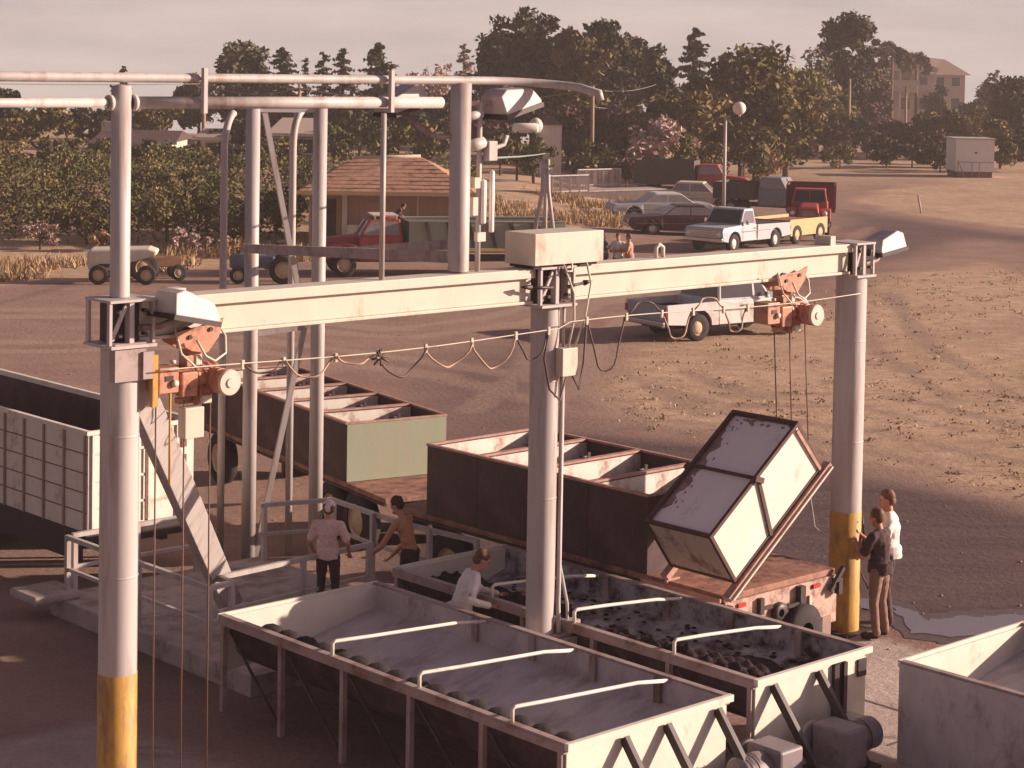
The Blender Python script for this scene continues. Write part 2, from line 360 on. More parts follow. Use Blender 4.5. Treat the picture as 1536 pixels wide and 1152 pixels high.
bp = n.new('ShaderNodeBump'); bp.inputs['Strength'].default_value = .6; bp.inputs['Distance'].default_value = .05; l.new(noise(7., 8), bp.inputs['Height']); l.new(bp.outputs[0], b.inputs['Normal'])
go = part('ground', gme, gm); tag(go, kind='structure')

def sheet(name, pts, z, m, th=None, kind='structure'):
    mb = MB(); k = len(pts)
    if th:
        mb.add([(p[0], p[1], z) for p in pts]+[(p[0], p[1], z-th) for p in pts], [tuple(range(k))]+[(i, i+k, (i+1) % k+k, (i+1) % k) for i in range(k)])
    else: mb.add([(p[0], p[1], z) for p in pts], [tuple(range(k))])
    o = part(name, mb, m); return tag(o, kind=kind)
# the puddle beside the yellow foot of the far column
pm = bpy.data.materials.new('puddle_water'); pm.use_nodes = True; pb = pm.node_tree.nodes['Principled BSDF']
pb.inputs['Base Color'].default_value = (.17, .14, .16, 1); pb.inputs['Roughness'].default_value = .04; pb.inputs['Specular IOR Level'].default_value = 1.
def blob(pts, seed, n=6):
    r = random.Random(seed); o = []
    for i in range(len(pts)):
        a = Vector(pts[i]); b_ = Vector(pts[(i+1) % len(pts)])
        for k in range(n):
            q = a.lerp(b_, k/n); o.append((q.x+r.uniform(-.05, .05), q.y+r.uniform(-.05, .05)))
    return o
wet = mat('wet_mud', (.10, .066, .06), .35, .25, 4)
sheet('wet_ground', blob([G(1322, 900)[:], G(1340, 936)[:], G(1362, 958)[:], G(1420, 966)[:], G(1540, 960)[:], G(1590, 915)[:], G(1478, 914)[:], G(1430, 917)[:], G(1390, 922)[:], G(1360, 905)[:]], 8), .006, wet)
sheet('puddle', blob([G(1338, 908)[:], G(1352, 930)[:], G(1366, 950)[:], G(1420, 956)[:], G(1520, 950)[:], G(1560, 922)[:], G(1478, 925)[:], G(1430, 926)[:], G(1390, 932)[:], G(1366, 915)[:]], 3), .012, pm)
sheet('puddle', blob([G(1284, 898)[:], G(1286, 915)[:], G(1308, 914)[:], G(1308, 898)[:]], 5), .012, pm)

# expansion joints cut in the concrete apron
jm = mat('joint_filler', (.16, .11, .10), .9)
for k, (a, b_) in enumerate([((9.0, -1.3), (9.0, -9)), ((11.2, -1.6), (11.2, -9)), ((7.9, -3.2), (13.6, -3.2)), ((7.9, -5.6), (13, -5.6))]):
    d = (Vector(b_)-Vector(a)).normalized(); nn = Vector((-d.y, d.x))*.02
    sheet('pavement_joint', [W(a[0]+nn.x, a[1]+nn.y)[:], W(b_[0]+nn.x, b_[1]+nn.y)[:], W(b_[0]-nn.x, b_[1]-nn.y)[:], W(a[0]-nn.x, a[1]-nn.y)[:]], .005, jm)

# ------------------------------------------------------------------ hoist gantry
gan = thing('hoist_gantry', 'tall cream painted steel gantry of three round columns carrying the hoist beam', 'gantry', M=GM)
ZB, ZT = 4.795, 5.197
for s, r, z0 in ((0, .185, 0), (5.58, .165, .99), (11.195, .205, 0)):
    c = part('column', MB().lathe([(r, z0), (r, ZB-.02)], 40, Matrix.Translation((s, 0, 0))), white, gan)
    for zw_ in (2.55, 3.9):
        part('weld_bead', MB().lathe([(r, zw_-.012), (r+.006, zw_), (r, zw_+.012)], 40, Matrix.Translation((s, 0, 0))), white, c)
    if z0 == 0:
        part('painted_band', MB().lathe([(r+.004, 0), (r+.004, 1.61), (r, 1.612)], 40, Matrix.Translation((s, 0, 0))), yellow, c, label='yellow painted foot of the column')
        part('base_plate', MB().box((s, 0, .012), (.6, .6, .024)), darkmetal, c)
    else:
        part('pedestal', MB().box((s+.02, .02, .485), (.62, .62, .93)), concrete, c, bevel=.01)
        p = MB().box((s, 0, .975), (.56, .5, .03))
        for a in (-1, 1):
            for b_ in (-1, 1): p.cyl((s+a*.23, b_*.2, .98), (s+a*.23, b_*.2, 1.05), .018, 8)
        part('base_plate', p, grey_steel, c)
for s0, s1 in ((.14, 5.28), (5.86, 11.02)):
    mb = MB()
    mb.bx(s0, s1, -.15, .15, 5.09, ZT); mb.bx(s0, s1, -.075, .075, 4.83, 5.09); mb.bx(s0, s1, -.11, .11, ZB, 4.83)
    part('runway_beam', mb, cream, gan, bevel=.008)
def bracket(s, w, side):
    mb = MB()
    mb.box((s, 0, 5.20), (w, .46, .025)); mb.box((s, 0, ZB-.025), (w, .5, .03))
    for x in (-1, 1):
        mb.box((s+x*w*.47, -.19, 4.99), (.03, .05, .40)); mb.box((s+x*w*.47, .19, 4.99), (.03, .05, .40))
    mb.box((s, -.16, 4.99), (.05, .09, .40)); mb.bar((s-w*.4, -.17, 4.83), (s-w*.1, -.17, 5.15), .03)
    b_ = part('bracket', mb, white, gan)
    d = MB().box((s, .02, 4.99), (w*.55, .25, .39))
    for x in (-.28, .28):
        for z in (4.88, 5.1): d.cyl((s+x*w, -.17, z), (s+x*w, -.235, z), .02, 8)
    part('splice_plate', d, darkmetal, b_)
bracket(0, .50, -1); bracket(5.57, .55, 0); bracket(11.2, .40, 1)
mb = MB().box((-.02, -.17, 4.62), (.34, .10, .36)); mb.box((.16, -.2, 4.58), (.12, .1, .26)); part('switch_bracket', mb, grey_steel, gan)
# plug clips on the beam's end plates
lug = MB()
for s in (9.55, 8.1, 7.42):
    pass
lug.tube([(7.4, 0, ZT), (7.4, 0, ZT+.12), (7.46, 0, ZT+.16), (7.52, 0, ZT+.12), (7.52, 0, ZT)], .025, 8); part('lifting_eye', lug, cream, gan)
lug = MB().box((.62, .0, ZT+.035), (.12, .16, .07)); part('stop_block', lug, cream, gan)
part('stop_block', MB().box((10.62, 0, ZT+.06), (.1, .26, .12)), cream, gan)
hb = part('cover_box', MB().bx(5.16, 6.24, -.26, .24, 5.24, 5.60), cream, gan, bevel=.006)
part('skid', MB().bx(5.2, 5.5, -.2, .2, 5.205, 5.238).bx(5.9, 6.2, -.2, .2, 5.205, 5.238), darkmetal, hb)
# junction box and conduits on the middle column
jb = part('junction_box', MB().box((5.72, -.22, 4.12), (.24, .12, .32)), cream, gan, bevel=.008)
part('conduit', MB().tube([(5.74, -.14, ZB), (5.74, -.14, 4.28)], .018, 8).tube([(5.745, -.13, 3.96), (5.745, -.13, 1.6), (5.72, -.15, 1.35), (5.70, -.19, 1.0)], .028, 8).tube([(5.79, -.10, 3.96), (5.79, -.10, 1.75), (5.84, -.12, 1.5), (5.86, -.16, 1.3), (5.85, -.18, 1.0)], .018, 8), white, gan)
part('floor_box', MB().box((5.88, -.22, 1.06), (.16, .12, .14)), grey_steel, gan)
part('cable', MB().tube([(5.6, -.26, 5.24), (5.62, -.3, 5.16), (5.7, -.3, 5.16), (5.74, -.26, 5.24)], .012, 6).tube([(5.62, -.25, 5.22), (5.78, -.26, 4.9), (5.80, -.25, 4.6), (5.70, -.26, 4.28)], .012, 6).tube([(5.98, -.25, 5.24), (6.05, -.26, 5.0), (5.96, -.26, 4.6), (5.80, -.26, 4.28)], .012, 6), cream, gan)
# pneumatic rams either side of the middle column
for x, d in ((5.2, -1), (6.0, 1)):
    part('stay_rod', MB().tube([(5.58+d*.12, -.24, 4.98), (5.58+d*.42, -.2, 5.0)], .018, 8).tube([(5.58+d*.42, -.2, 5.0), (5.58+d*.55, -.19, 5.01)], [.035, .01], 8), darkmetal, gan)
# flat plate brace behind the near column
bb = W(0.16, .05, 4.33); be = W(5.0, 5.27, .3)
mb = MB().bar((.17, .05, 4.42), (4.96, 5.24, .28), .30, .16, up=(-.6, .6, .6)); part('brace', mb, white, gan, bevel=.008)

# ------------------------------------------------------------------ pipe frame: masts, twin overhead pipes and the braced posts behind
fr = thing('pipe_frame', 'tall white pipe frame with twin overhead pipes above the gantry beam', 'pipe frame', M=GM)
part('mast', MB().lathe([(.095, ZT+.02), (.095, 7.22), (0, 7.23)], 28, Matrix.Translation((0.0, .02, 0))), white, fr)
SM = 4.27
part('mast', MB().lathe([(.115, ZT+.02), (.115, 7.27), (0, 7.28)], 28, Matrix.Translation((SM, .02, 0))), white, fr)
zt, zl = 7.30, 7.06
endp = [(-3.2, .0, zt), (-1, .0, zt), (2.5, 0, zt), (4.55, 0, zt)]
for k in range(1, 9):
    a = k/8*R(75); endp.append((4.55+.95*math.sin(a)*1.05, -.75*(1-math.cos(a)), zt-.06*(k/8)**2))
endp.append((endp[-1][0]+.06, endp[-1][1]-.25, zt-.12)); endp.append((endp[-1][0], endp[-1][1]-.02, zt-.2))
part('overhead_pipe', MB().tube(endp, .047, 14), white, fr)
part('overhead_pipe', MB().tube([(-3.2, .0, zl), (-.12, 0, zl)], .044, 14).tube([(.1, .0, zl), (SM-.3, 0, zl)], .062, 14), white, fr)
part('flange', MB().cyl((-.12, 0, zl), (-.16, 0, zl), .075, 16).cyl((.1, 0, zl), (.14, 0, zl), .08, 16), white, fr)
for s in (.86, 3.2):
    part('pipe_clamp', MB().bx(s-.022, s+.022, -.12, -.07, zl-.1, zt+.1).bx(s-.018, s+.018, -.07, -.03, zt-.01, zt+.01), white, fr)
pA = G(372, 845); pB = G(472, 838)
def lo(p): s, t, z = ST(p); return Vector((s, t, z))
def top_at(base, px, py): return AT(px, py, base.y).z
A = lo(pA); B = lo(pB); zA = top_at(pA, 390, 160); zB = top_at(pB, 490, 160)
part('post', MB().tube([A, (A.x, A.y, zA)], .105, 20), white, fr); part('post', MB().tube([B, (B.x, B.y, zB)], .105, 20), white, fr)
part('tie_beam', MB().bar((A.x, A.y, zA-.05), (B.x, B.y, zA-.05), .1, .06), white, fr)
mid = lambda z, k: Vector((A.x+(B.x-A.x)*k, A.y+(B.y-A.y)*k, z))
zz = lambda px, py: top_at(pA.lerp(pB, .6), px, py)
part('diagonal_brace', MB().bar(mid(zz(402, 165), .16), mid(zz(458, 425), .68), .075), white, fr)
part('diagonal_brace', MB().bar(mid(zz(470, 492), .8), mid(zz(386, 832), .1), .075), white, fr)
part('cross_rail', MB().bar(mid(zz(388, 498), .1), mid(zz(472, 492), .8), .07), white, fr)
z1 = top_at(pA, 385, 372); z2 = top_at(pB, 495, 380)
part('tie_beam', MB().bar((A.x-.15, A.y, z1), (SM, .12, 5.36), .09, .13), grey_steel, fr)
part('tie_beam', MB().bar((B.x, B.y, z2), (SM+.12, .14, 5.50), .09, .11), grey_steel, fr)
def goose(bx_, tx, py_t, r):
    p = G(*bx_); L = lo(p); zt_ = top_at(p, tx, py_t); pts = [L, (L.x, L.y, zt_-.55)]
    for k in range(1, 8):
        a = k/7*R(75); pts.append((L.x+.30*(1-math.cos(a)), L.y+.12*(1-math.cos(a)), zt_-.55+.55*math.sin(a)))
    return MB().tube(pts, r, 12)
part('bent_pipe', goose((330, 838), 350, 168, .055), white, fr)
part('bent_pipe', goose((432, 832), 455, 165, .055), white, fr)
# slim riser standing on the beam, left of the far mast
part('riser', MB().tube([(3.13, -.06, ZT), (3.13, -.06, 6.95)], .03, 10), white, fr)

# conduit mast with meter box and white cylinders, right of the far mast
cm = local_thing('conduit_mast', 'slim conduit mast with white meter box and two hanging cylinders', 'conduit mast', 4.55, .02, ZT)
part('conduit', MB().tube([(0, 0, 0), (0, 0, 1.86)], .03, 10), white, cm)
part('meter_box', MB().box((.12, -.05, 1.33), (.13, .1, .22)), white, cm, bevel=.01)
part('cylinder', MB().lathe([(0, .42), (.028, .43), (.03, .45), (.03, 1.1), (0, 1.12)], 14, Matrix.Translation((.17, -.03, 0))), bulb, cm)
part('cylinder', MB().lathe([(0, .52), (.03, .53), (.034, .55), (.034, 1.0), (0, 1.02)], 14, Matrix.Translation((.045, -.03, 0))), bulb, cm)
part('coupling', MB().box((.03, 0, .38), (.12, .06, .1)).box((-.05, 0, .98), (.08, .08, .12)).box((-.06, .01, .72), (.07, .07, .2)), cream, cm)
part('arm', MB().tube([(-.2, 0, 1.7), (.02, 0, 1.74)], .05, 10).tube([(-.17, 0, 1.38), (.04, -.02, 1.42)], .07, 10).tube([(.0, -.02, 1.4), (.2, -.04, 1.36), (.32, -.05, 1.40), (.36, -.05, 1.5)], .028, 8), white, cm)

# ------------------------------------------------------------------ floodlights
def floodlight(loc, rz, tilt, sc, label, arm):
    M = Matrix.Translation(loc) @ Matrix.Rotation(rz, 4, 'Z')
    t = thing('floodlight', label, 'floodlight', M=M, group='floodlights on the hoist gantry')
    T = Matrix.Rotation(tilt, 4, 'Y') @ Matrix.Scale(sc, 4)
    # housing: a wedge, deep at the back (x<0) and shallow at the front
    h = [(-.27, .02), (-.27, .22), (-.16, .27), (.20, .20), (.28, .06), (.28, .02)]
    part('housing', MB().prism(h, -.20, .20, lambda z: 1-.35*max(0, z-.05)/.25, T), white, t, bevel=.012*sc)
    part('lens', MB().box((0, 0, .004), (.54, .38, .026), T), glass, t)
    part('bezel', MB().box((0, .2, .0), (.58, .02, .05), T).box((0, -.2, .0), (.58, .02, .05), T).box((.285, 0, 0), (.02, .4, .05), T).box((-.285, 0, 0), (.02, .4, .05), T), darkmetal, t)
    Mi = M.inverted()
    part('arm', MB().tube([Mi @ Vector(p) for p in arm], .03, 10), grey_steel, t)
    return t
floodlight(W(.52, -.30, 5.0), TH+R(5), R(12), 1.0, 'boxy white floodlight over the orange hoist at the near column', [W(.52, -.28, 5.02), W(.3, -.22, 4.94), W(.12, -.1, 4.92)])
floodlight(W(11.75, -.1, 5.07), TH+R(178), R(8), .95, 'wedge shaped white floodlight on a bracket beyond the far column', [W(11.7, -.1, 5.07), W(11.6, -.1, 4.95), W(11.35, -.1, 4.92), W(11.2, -.1, 4.85)])
floodlight(W(5.02, .02, 6.97), TH+R(4), R(-14), 1.05, 'white floodlight under the curved end of the top pipe', [W(5.0, .02, 7.0), W(4.78, .02, 7.05), W(4.4, .02, 7.05)])
floodlight(W(3.72, .35, 6.98), TH+R(182), R(14), .9, 'white floodlight half hidden behind the overhead pipes', [W(3.7, .34, 6.95), W(3.95, .2, 6.72), W(4.05, .1, 6.68), W(4.2, .04, 6.7)])

# ------------------------------------------------------------------ festoon cable under the beam
fs = thing('festoon_cable', 'looping control cable hung from a wire under the gantry beam', 'cable', M=GM)
zw0 = 4.60
def wire_z(s): return 4.50+.03*math.cos(s)+(.06 if s > 5.6 else .0)
pts = [(s, -.30, wire_z(s)) for s in np.linspace(.2, 11.0, 60)]
part('messenger_wire', MB().tube(pts, .007, 5), cream, fs)
cl = MB()
class Loops:
    def __init__(s, m): s.m = m
    def tube(s, *a): part('cable_loop', MB().tube(*a), s.m, fs); return s
lp = Loops(mat('tan_cable', (.40, .26, .19), .6)); lp2 = Loops(mat('dark_cable', (.10, .055, .05), .6))
hang = [1.2, 1.7, 2.35, 2.9, 3.55, 4.2, 4.85, 5.35]
for i in range(len(hang)-1):
    a, b_ = hang[i], hang[i+1]; dep = [.12, .2, .1, .28, .24, .33, .30][i]
    (lp if i % 3 else lp2).tube([(a+(b_-a)*k/12, -.30-.03*math.sin(k*.9+i), wire_z(a)-dep*math.sin(PI*k/12)**.8) for k in range(13)], .011, 6)
hang2 = [5.95, 6.6, 7.2, 7.75, 8.3, 8.75]
for i in range(len(hang2)-1):
    a, b_ = hang2[i], hang2[i+1]; dep = [.62, -.14, .33, -.14, .3][i]
    (lp2 if i < 2 else lp).tube([(a+(b_-a)*k/12, -.30-.03*math.sin(k), wire_z(a)-dep*math.sin(PI*k/12)**.8) for k in range(13)], .011, 6)
lp2.tube([(5.36, -.3, wire_z(5.3)), (5.28, -.31, 4.2), (5.36, -.32, 3.85), (5.55, -.3, 3.7), (5.68, -.26, 3.98)], .013, 6)
lp2.tube([(5.95, -.3, wire_z(6)), (5.9, -.31, 4.1), (5.82, -.32, 3.8), (5.76, -.26, 3.98)], .013, 6)
for s in hang+hang2: part('clip', MB().box((s, -.30, wire_z(s)-.01), (.03, .03, .09)), cream, fs)

mb = MB()
for k in range(9):
    a = k*2.4; mb.tube([(2.93, -.3, 4.42), (2.93+.10*math.cos(a), -.3+.05*math.sin(a*2), 4.42+.09*math.sin(a))], .012, 6)
part('cable_knot', mb, MATS['dark_cable'], fs)

# ------------------------------------------------------------------ electric hoists
def hoist(s, label, sc, drops, flip=1):
    t = local_thing('electric_hoist', label, 'hoist', s, -.02, 0, 'orange electric hoists on the beam')
    k = sc*flip
    for y in (-.15, .13):
        part('trolley_plate', MB().prism([(-.26*sc, 4.74), (-.10*sc, 4.66), (.10*sc, 4.63), (.24*sc, 4.78), (.30*sc, 4.96), (.12*sc, 4.90), (-.06*sc, 4.89), (-.30*sc, 4.86)], y-.012, y+.012), orange, t, bevel=.004)
    for x in (-.13, .13):
        for y in (-.115, .095): part('trolley_wheel', MB().cyl((x*sc, y-.018, 4.84), (x*sc, y+.018, 4.84), .06*sc, 16), darkmetal, t)
        part('axle_cap', MB().cyl((x*sc, -.162, 4.80+.06*(x > 0)), (x*sc, -.18, 4.80+.06*(x > 0)), .022, 10), darkmetal, t)
    part('suspension_link', MB().box((0, 0, 4.58), (.16*sc, .2, .16)).box((-.1*sc, -.05, 4.55), (.08, .12, .12)), orange, t, bevel=.01)
    zc = 4.38
    part('drum_housing', MB().lathe([(0, -.34*sc), (.13*sc, -.34*sc), (.15*sc, -.3*sc), (.15*sc, .2*sc), (.165*sc, .22*sc), (.165*sc, .26*sc)], 24, Matrix.Translation((0, -.04, zc)) @ Matrix.Rotation(PI/2*flip, 4, 'Y')), orange, t)
    part('gear_case', MB().box((-.16*k, -.16, zc-.03), (.2*sc, .12, .26*sc)).box((.06*k, -.13, zc-.12), (.16*sc, .14, .12)), orange, t, bevel=.015)
    cb = part('control_box', MB().box((-.42*k, -.10, zc+.03), (.24*sc, .24, .27*sc)), orange, t, bevel=.01)
    part('knob', MB().lathe([(0, 0), (.035, 0), (.035, .03), (0, .035)], 14, Matrix.Translation((-.36*k, -.225, zc)) @ Matrix.Rotation(PI/2, 4, 'X')).lathe([(0, 0), (.03, 0), (.03, .03), (0, .035)], 14, Matrix.Translation((-.29*k, -.10, zc+.17))), cream, cb)
    MM = Matrix.Translation((.20*k, -.12, zc-.02)) @ Matrix.Rotation(PI/2, 4, 'X')
    part('motor', MB().lathe([(0, 0), (.125*sc, .0), (.135*sc, .02), (.135*sc, .07), (.125*sc, .075), (.125*sc, .10), (.135*sc, .105), (.135*sc, .15), (.125*sc, .155), (.125*sc, .18), (.135*sc, .185), (.135*sc, .26), (0, .262)], 26, MM, False), orange, t)
    part('motor_end_cap', MB().lathe([(.14*sc, .263), (.14*sc, .285), (.13*sc, .30), (.05, .302), (.045, .315), (0, .315)], 26, MM, False), cream, t)
    part('name_plate', MB().box((-.42*k, -.225, zc+.05), (.09, .006, .05)), darkmetal, t)
    part('rope_guide', MB().bx(-.2*sc, .2*sc, -.09, .0, zc-.24, zc-.18).bx(-.03, .03, -.16, -.09, zc-.26, zc-.16), orange, t, bevel=.01)
    part('cooling_rib', MB().lathe([(.168*sc, -.02), (.168*sc, .0)], 22, Matrix.Translation((0, -.04, zc)) @ Matrix.Rotation(PI/2*flip, 4, 'Y')).lathe([(.168*sc, .06), (.168*sc, .08)], 22, Matrix.Translation((0, -.04, zc)) @ Matrix.Rotation(PI/2*flip, 4, 'Y')).lathe([(.168*sc, .14), (.168*sc, .16)], 22, Matrix.Translation((0, -.04, zc)) @ Matrix.Rotation(PI/2*flip, 4, 'Y')), orange, t)
    part('limit_switch', MB().box((.05*k, -.2, zc-.19), (.1, .07, .08)), cream, t, bevel=.008); part('limit_switch', MB().box((-.05, -.2, zc+.2), (.07, .05, .1)), cream, t, bevel=.008)
    part('hose', MB().tube([(-.1*k, -.24, 4.78), (.0, -.26, 4.62), (.12*k, -.26, 4.56), (.3*k, -.2, 4.62), (.33*k, -.15, 4.78), (.26*k, -.1, 4.9)], .012, 6).tube([(-.35*k, -.2, 4.92), (-.3*k, -.26, 4.66), (-.12*k, -.26, 4.52), (.05*k, -.24, 4.5)], .011, 6), cream, t)
    for x, y, z0, z1 in drops: part('wire_rope', MB().tube([(x, y, z0), (x, y, z1)], .008, 6), rope_m, t)
    return t
h1 = hoist(.78, 'orange hoist beside the near column with idle wires to the ground', .92, [(-.52, -.2, 4.3, .12), (-.2, -.2, 4.2, .02), (.10, -.2, 4.2, .05)])
part('limit_box', MB().box((-.12, -.2, 3.98), (.22, .13, .30)), cream, h1, bevel=.01)
part('drop_rod', MB().tube([(-.36, -.2, 4.3), (-.36, -.2, 3.4)], .012, 6).box((-.545, -.2, 4.42), (.06, .06, .5)), yellow, h1)
h2 = hoist(9.75, 'orange hoist near the far column holding up the tilted tub', 1.0, [])

# ------------------------------------------------------------------ platform slab and railings
sl = MB().bx(3.45, 6.9, 2.66, 7.3, -.05, .25)
so = part('platform_slab', sl, concrete, None, bevel=.01); so.matrix_world = GM; tag(so, kind='structure')
def railing(label, pts, posts, zb=.25, mid=.62, top=1.05):
    t = thing('safety_railing', label, 'railing', M=GM, group='pipe railings round the dump platform')
    for a, b_ in zip(pts[:-1], pts[1:]):
        part('top_rail', MB().bar((*a, top), (*b_, top), .06), white, t)
        part('mid_rail', MB().bar((*a, mid), (*b_, mid), .045), white, t)
    for s, q in posts: part('post', MB().bx(s-.032, s+.032, q-.032, q+.032, zb-.02, top+.028), white, t)
railing('white railing stepping round the platform corner beside the flat brace', [(3.6, 7.1), (3.6, 3.75), (3.95, 3.80), (3.97, 4.1), (6.55, 4.28)], [(3.6, 7.1), (3.6, 5.35), (3.6, 3.75), (3.97, 3.82), (5.35, 4.2), (6.5, 4.28)])
railing('white railing behind the near column facing the beige container', [(3.7, 7.16), (5.72, 7.16)], [(3.74, 7.16), (4.72, 7.16), (5.7, 7.16)], zb=0)
railing('white railing in front of the dark trailer, by the person in orange', [(6.75, 7.1), (7.78, 6.75), (7.62, 5.0), (7.75, 3.5)], [(6.8, 7.08), (7.78, 6.72), (7.62, 5.6), (7.66, 4.4), (7.75, 3.52)], zb=0)
ln = MB().bx(1.3, 3.2, 7.3, 7.62, .55, .72)
lw = part('loading_step', MB().bx(3.0, 3.7, 6.9, 7.6, .25, .36), concrete, None, bevel=.03); lw.matrix_world = GM; tag(lw, 'low rounded concrete step at the end of the platform', 'step')

# ------------------------------------------------------------------ receiving hoppers
def hopper(s0, s1, t0, t1, label, z1=1.1, xs_=(), content=None, posts=True, lining=None):
    w, L = s1-s0, t1-t0; h = local_thing('receiving_hopper', label, 'hopper', s0, t0, 0, 'open steel receiving hoppers in a row')
    lin = lining or hopper_in
    zs, xt = .80, .72
    part('right_wall', MB().bx(w-.02, w, .02, L-.02, zs, z1-.012), lin, h)
    th = .02; d = Vector((w-.02-xt, zs-.50)); nn = Vector((-d.y, d.x)).normalized()*th
    part('sloped_floor', MB().prism([(xt, .50), (w-.012, zs), (w-.012+nn.x, zs+nn.y), (xt+nn.x, .50+nn.y)], .025, L-.025), lin, h)
    tr = [(xt+.01, .51)]+[(.42+.27*math.cos(a), .80+.27*math.sin(a)) for a in np.linspace(-.7, -PI+.2, 8)]+[(.10, .90), (.04, z1-.03)]
    tr2 = [(x, z) for x, z in tr]; tr3 = [(x-.012 if i > 4 else x, z-.014) for i, (x, z) in enumerate(tr)][::-1]
    part('trough', MB().prism(tr2+tr3, .025, L-.025), mat('shade_dark_steel', (.085, .055, .06), .6, .3, 4, dirt=(.04, .02, .025), damt=.4), h)  # trough painted dark to stand in for the shade beneath the rim
    part('back_wall', MB().prism([(.03, .45), (.7, .50), (w-.02, zs-.04), (w-.02, z1-.01), (.03, z1-.01)], L-.022, L), hopper_white, h)
    part('end_wall', MB().prism([(-.01, .02), (w+.01, .02), (w+.01, z1-.01), (-.01, z1-.01)], -.012, .012), hopper_white, h)
    rm = MB(); q = .05
    rm.bx(-.05, .03, -.02, L+.03, z1-.012, z1+.015); rm.bx(w-.03, w+.05, -.02, L+.03, z1-.012, z1+.015); rm.bx(-.06, .0, -.02, L+.03, z1-.09, z1-.012)
    rm.bx(w+.0, w+.05, -.02, L+.03, z1-.09, z1-.012)
    part('side_rim', rm, hopper_rim, h)
    part('end_rim', MB().bx(-.05, w+.05, -.075, -.02, z1-.05, z1+.018), hopper_white, h); part('end_rim', MB().bx(-.05, w+.05, L+.03, L+.06, z1-.05, z1+.018), hopper_white, h)
    k = max(2, round(L/1.25))
    for i in range(k+1):
        y = .04+(L-.08)*i/k
        part('leg', MB().bx(-.055, .005, y-.03, y+.03, 0, z1-.09), hopper_rim, h)
    dg = MB()
    for i in range(k):
        y0 = .1+(L-.1)*i/k; dg.bar((.0, y0, .08), (.0, y0+1.0, z1-.15), .025)
    part('side_brace', dg, MATS['shade_dark_steel'], h)  # braces share the trough's painted shade tone
    for i, y in enumerate(np.linspace(.9, L-.9, 5)[:4]):
        part('rib', MB().bx(w-.06, w-.021, y-.045, y+.045, zs-.02, z1-.012), hopper_rim, h)
    for y in xs_:
        part('cross_bar', MB().tube([(-.01, y, z1), (-.01, y, z1+.14), (.03, y, z1+.16), (.5, y, z1+.125), (w-.5, y, z1+.05), (w-.03, y, z1-.02)], .021, 8), hopper_white, h)
    return h
hop1 = hopper(2.95, 5.2, -3.15, 2.5, 'nearest open receiving hopper, empty with a dark screw along its trough', xs_=(.75, 2.15, 3.6))
# screw conveyor in the trough
sc_ = MB(); nrev = 17; L_ = 5.5
vs = []; fs = []; NS = nrev*14
for i in range(NS+1):
    a = 2*PI*nrev*i/NS; y = .06+L_*i/NS
    for r in (.03, .19): vs.append((.40+r*math.cos(a), y, .82+r*math.sin(a)))
for i in range(NS): fs.append((2*i, 2*i+1, 2*i+3, 2*i+2))
sc_.add(vs, fs, True); sc_.cyl((.40, .04, .82), (.40, L_+.05, .82), .04, 12)
so_ = part('screw_conveyor', sc_, mat('stained_screw', (.022, .012, .016), .85, .4, 9), hop1); m_ = so_.modifiers.new('thick', 'SOLIDIFY'); m_.thickness = .012
def must_pile(x0, x1, L, z, seed, amp=.12):
    r = np.random.RandomState(seed); nx_, ny_ = 26, 90; mb = MB(); vs = []; fs = []
    X = np.linspace(0, 1, nx_); Y = np.linspace(.03, L-.03, ny_); ph = r.rand(8)*6
    for j, y in enumerate(Y):
        edge = x1+.22*math.sin(y*1.7+ph[0])+.12*math.sin(y*4.1+ph[1])
        for i, u in enumerate(X):
            x = x0+(edge-x0)*u; sl_ = max(.50, .50+(x-.72)*.27)
            hgt = z+amp*math.sin(x*5+ph[2])*math.sin(y*2.3+ph[3])*.5+.04*math.sin(x*17+y*13)+.03*math.sin(x*31-y*23)+.06*r.rand()
            vs.append((x, y, max(hgt*(1-u**3)+(sl_+.035)*u**3, sl_+.012)))
    for j in range(ny_-1):
        for i in range(nx_-1): fs.append((j*nx_+i, j*nx_+i+1, (j+1)*nx_+i+1, (j+1)*nx_+i))
    return mb.add(vs, fs, True)
hin2 = mat('stained_hopper_steel', (.42, .375, .40), .4, .2, 3, dirt=(.05, .022, .03), damt=.42, dscale=3.2, bump=.2)
hop2 = hopper(5.85, 7.7, -3.0, 2.9, 'middle receiving hopper half full of dark crushed grapes', xs_=(1.15, 2.7, 4.1), lining=hin2)
mo = part('grape_must', must_pile(.10, 1.22, 5.9, .93, 4, .12), must, hop2)
sp = MB(); r_ = random.Random(3)
for k in range(130):
    y = r_.uniform(.2, 5.6); x = r_.uniform(1.1, 1.78); z = .525+(x-.72)*.27
    sp.ell((x, y, z), (r_.uniform(.01, .05), r_.uniform(.02, .06), .012), 7, 4)
tag(part('grape_splash', sp, must, hop2), kind='stuff')
hop3 = hopper(7.6, 9.9, -9.6, -3.62, 'pale receiving hopper cut off by the right edge, nearest the concrete apron', xs_=())
part('side_panel', MB().bx(-.075, -.058, -.02, 6.0, .01, 1.09), hopper_in, hop3)
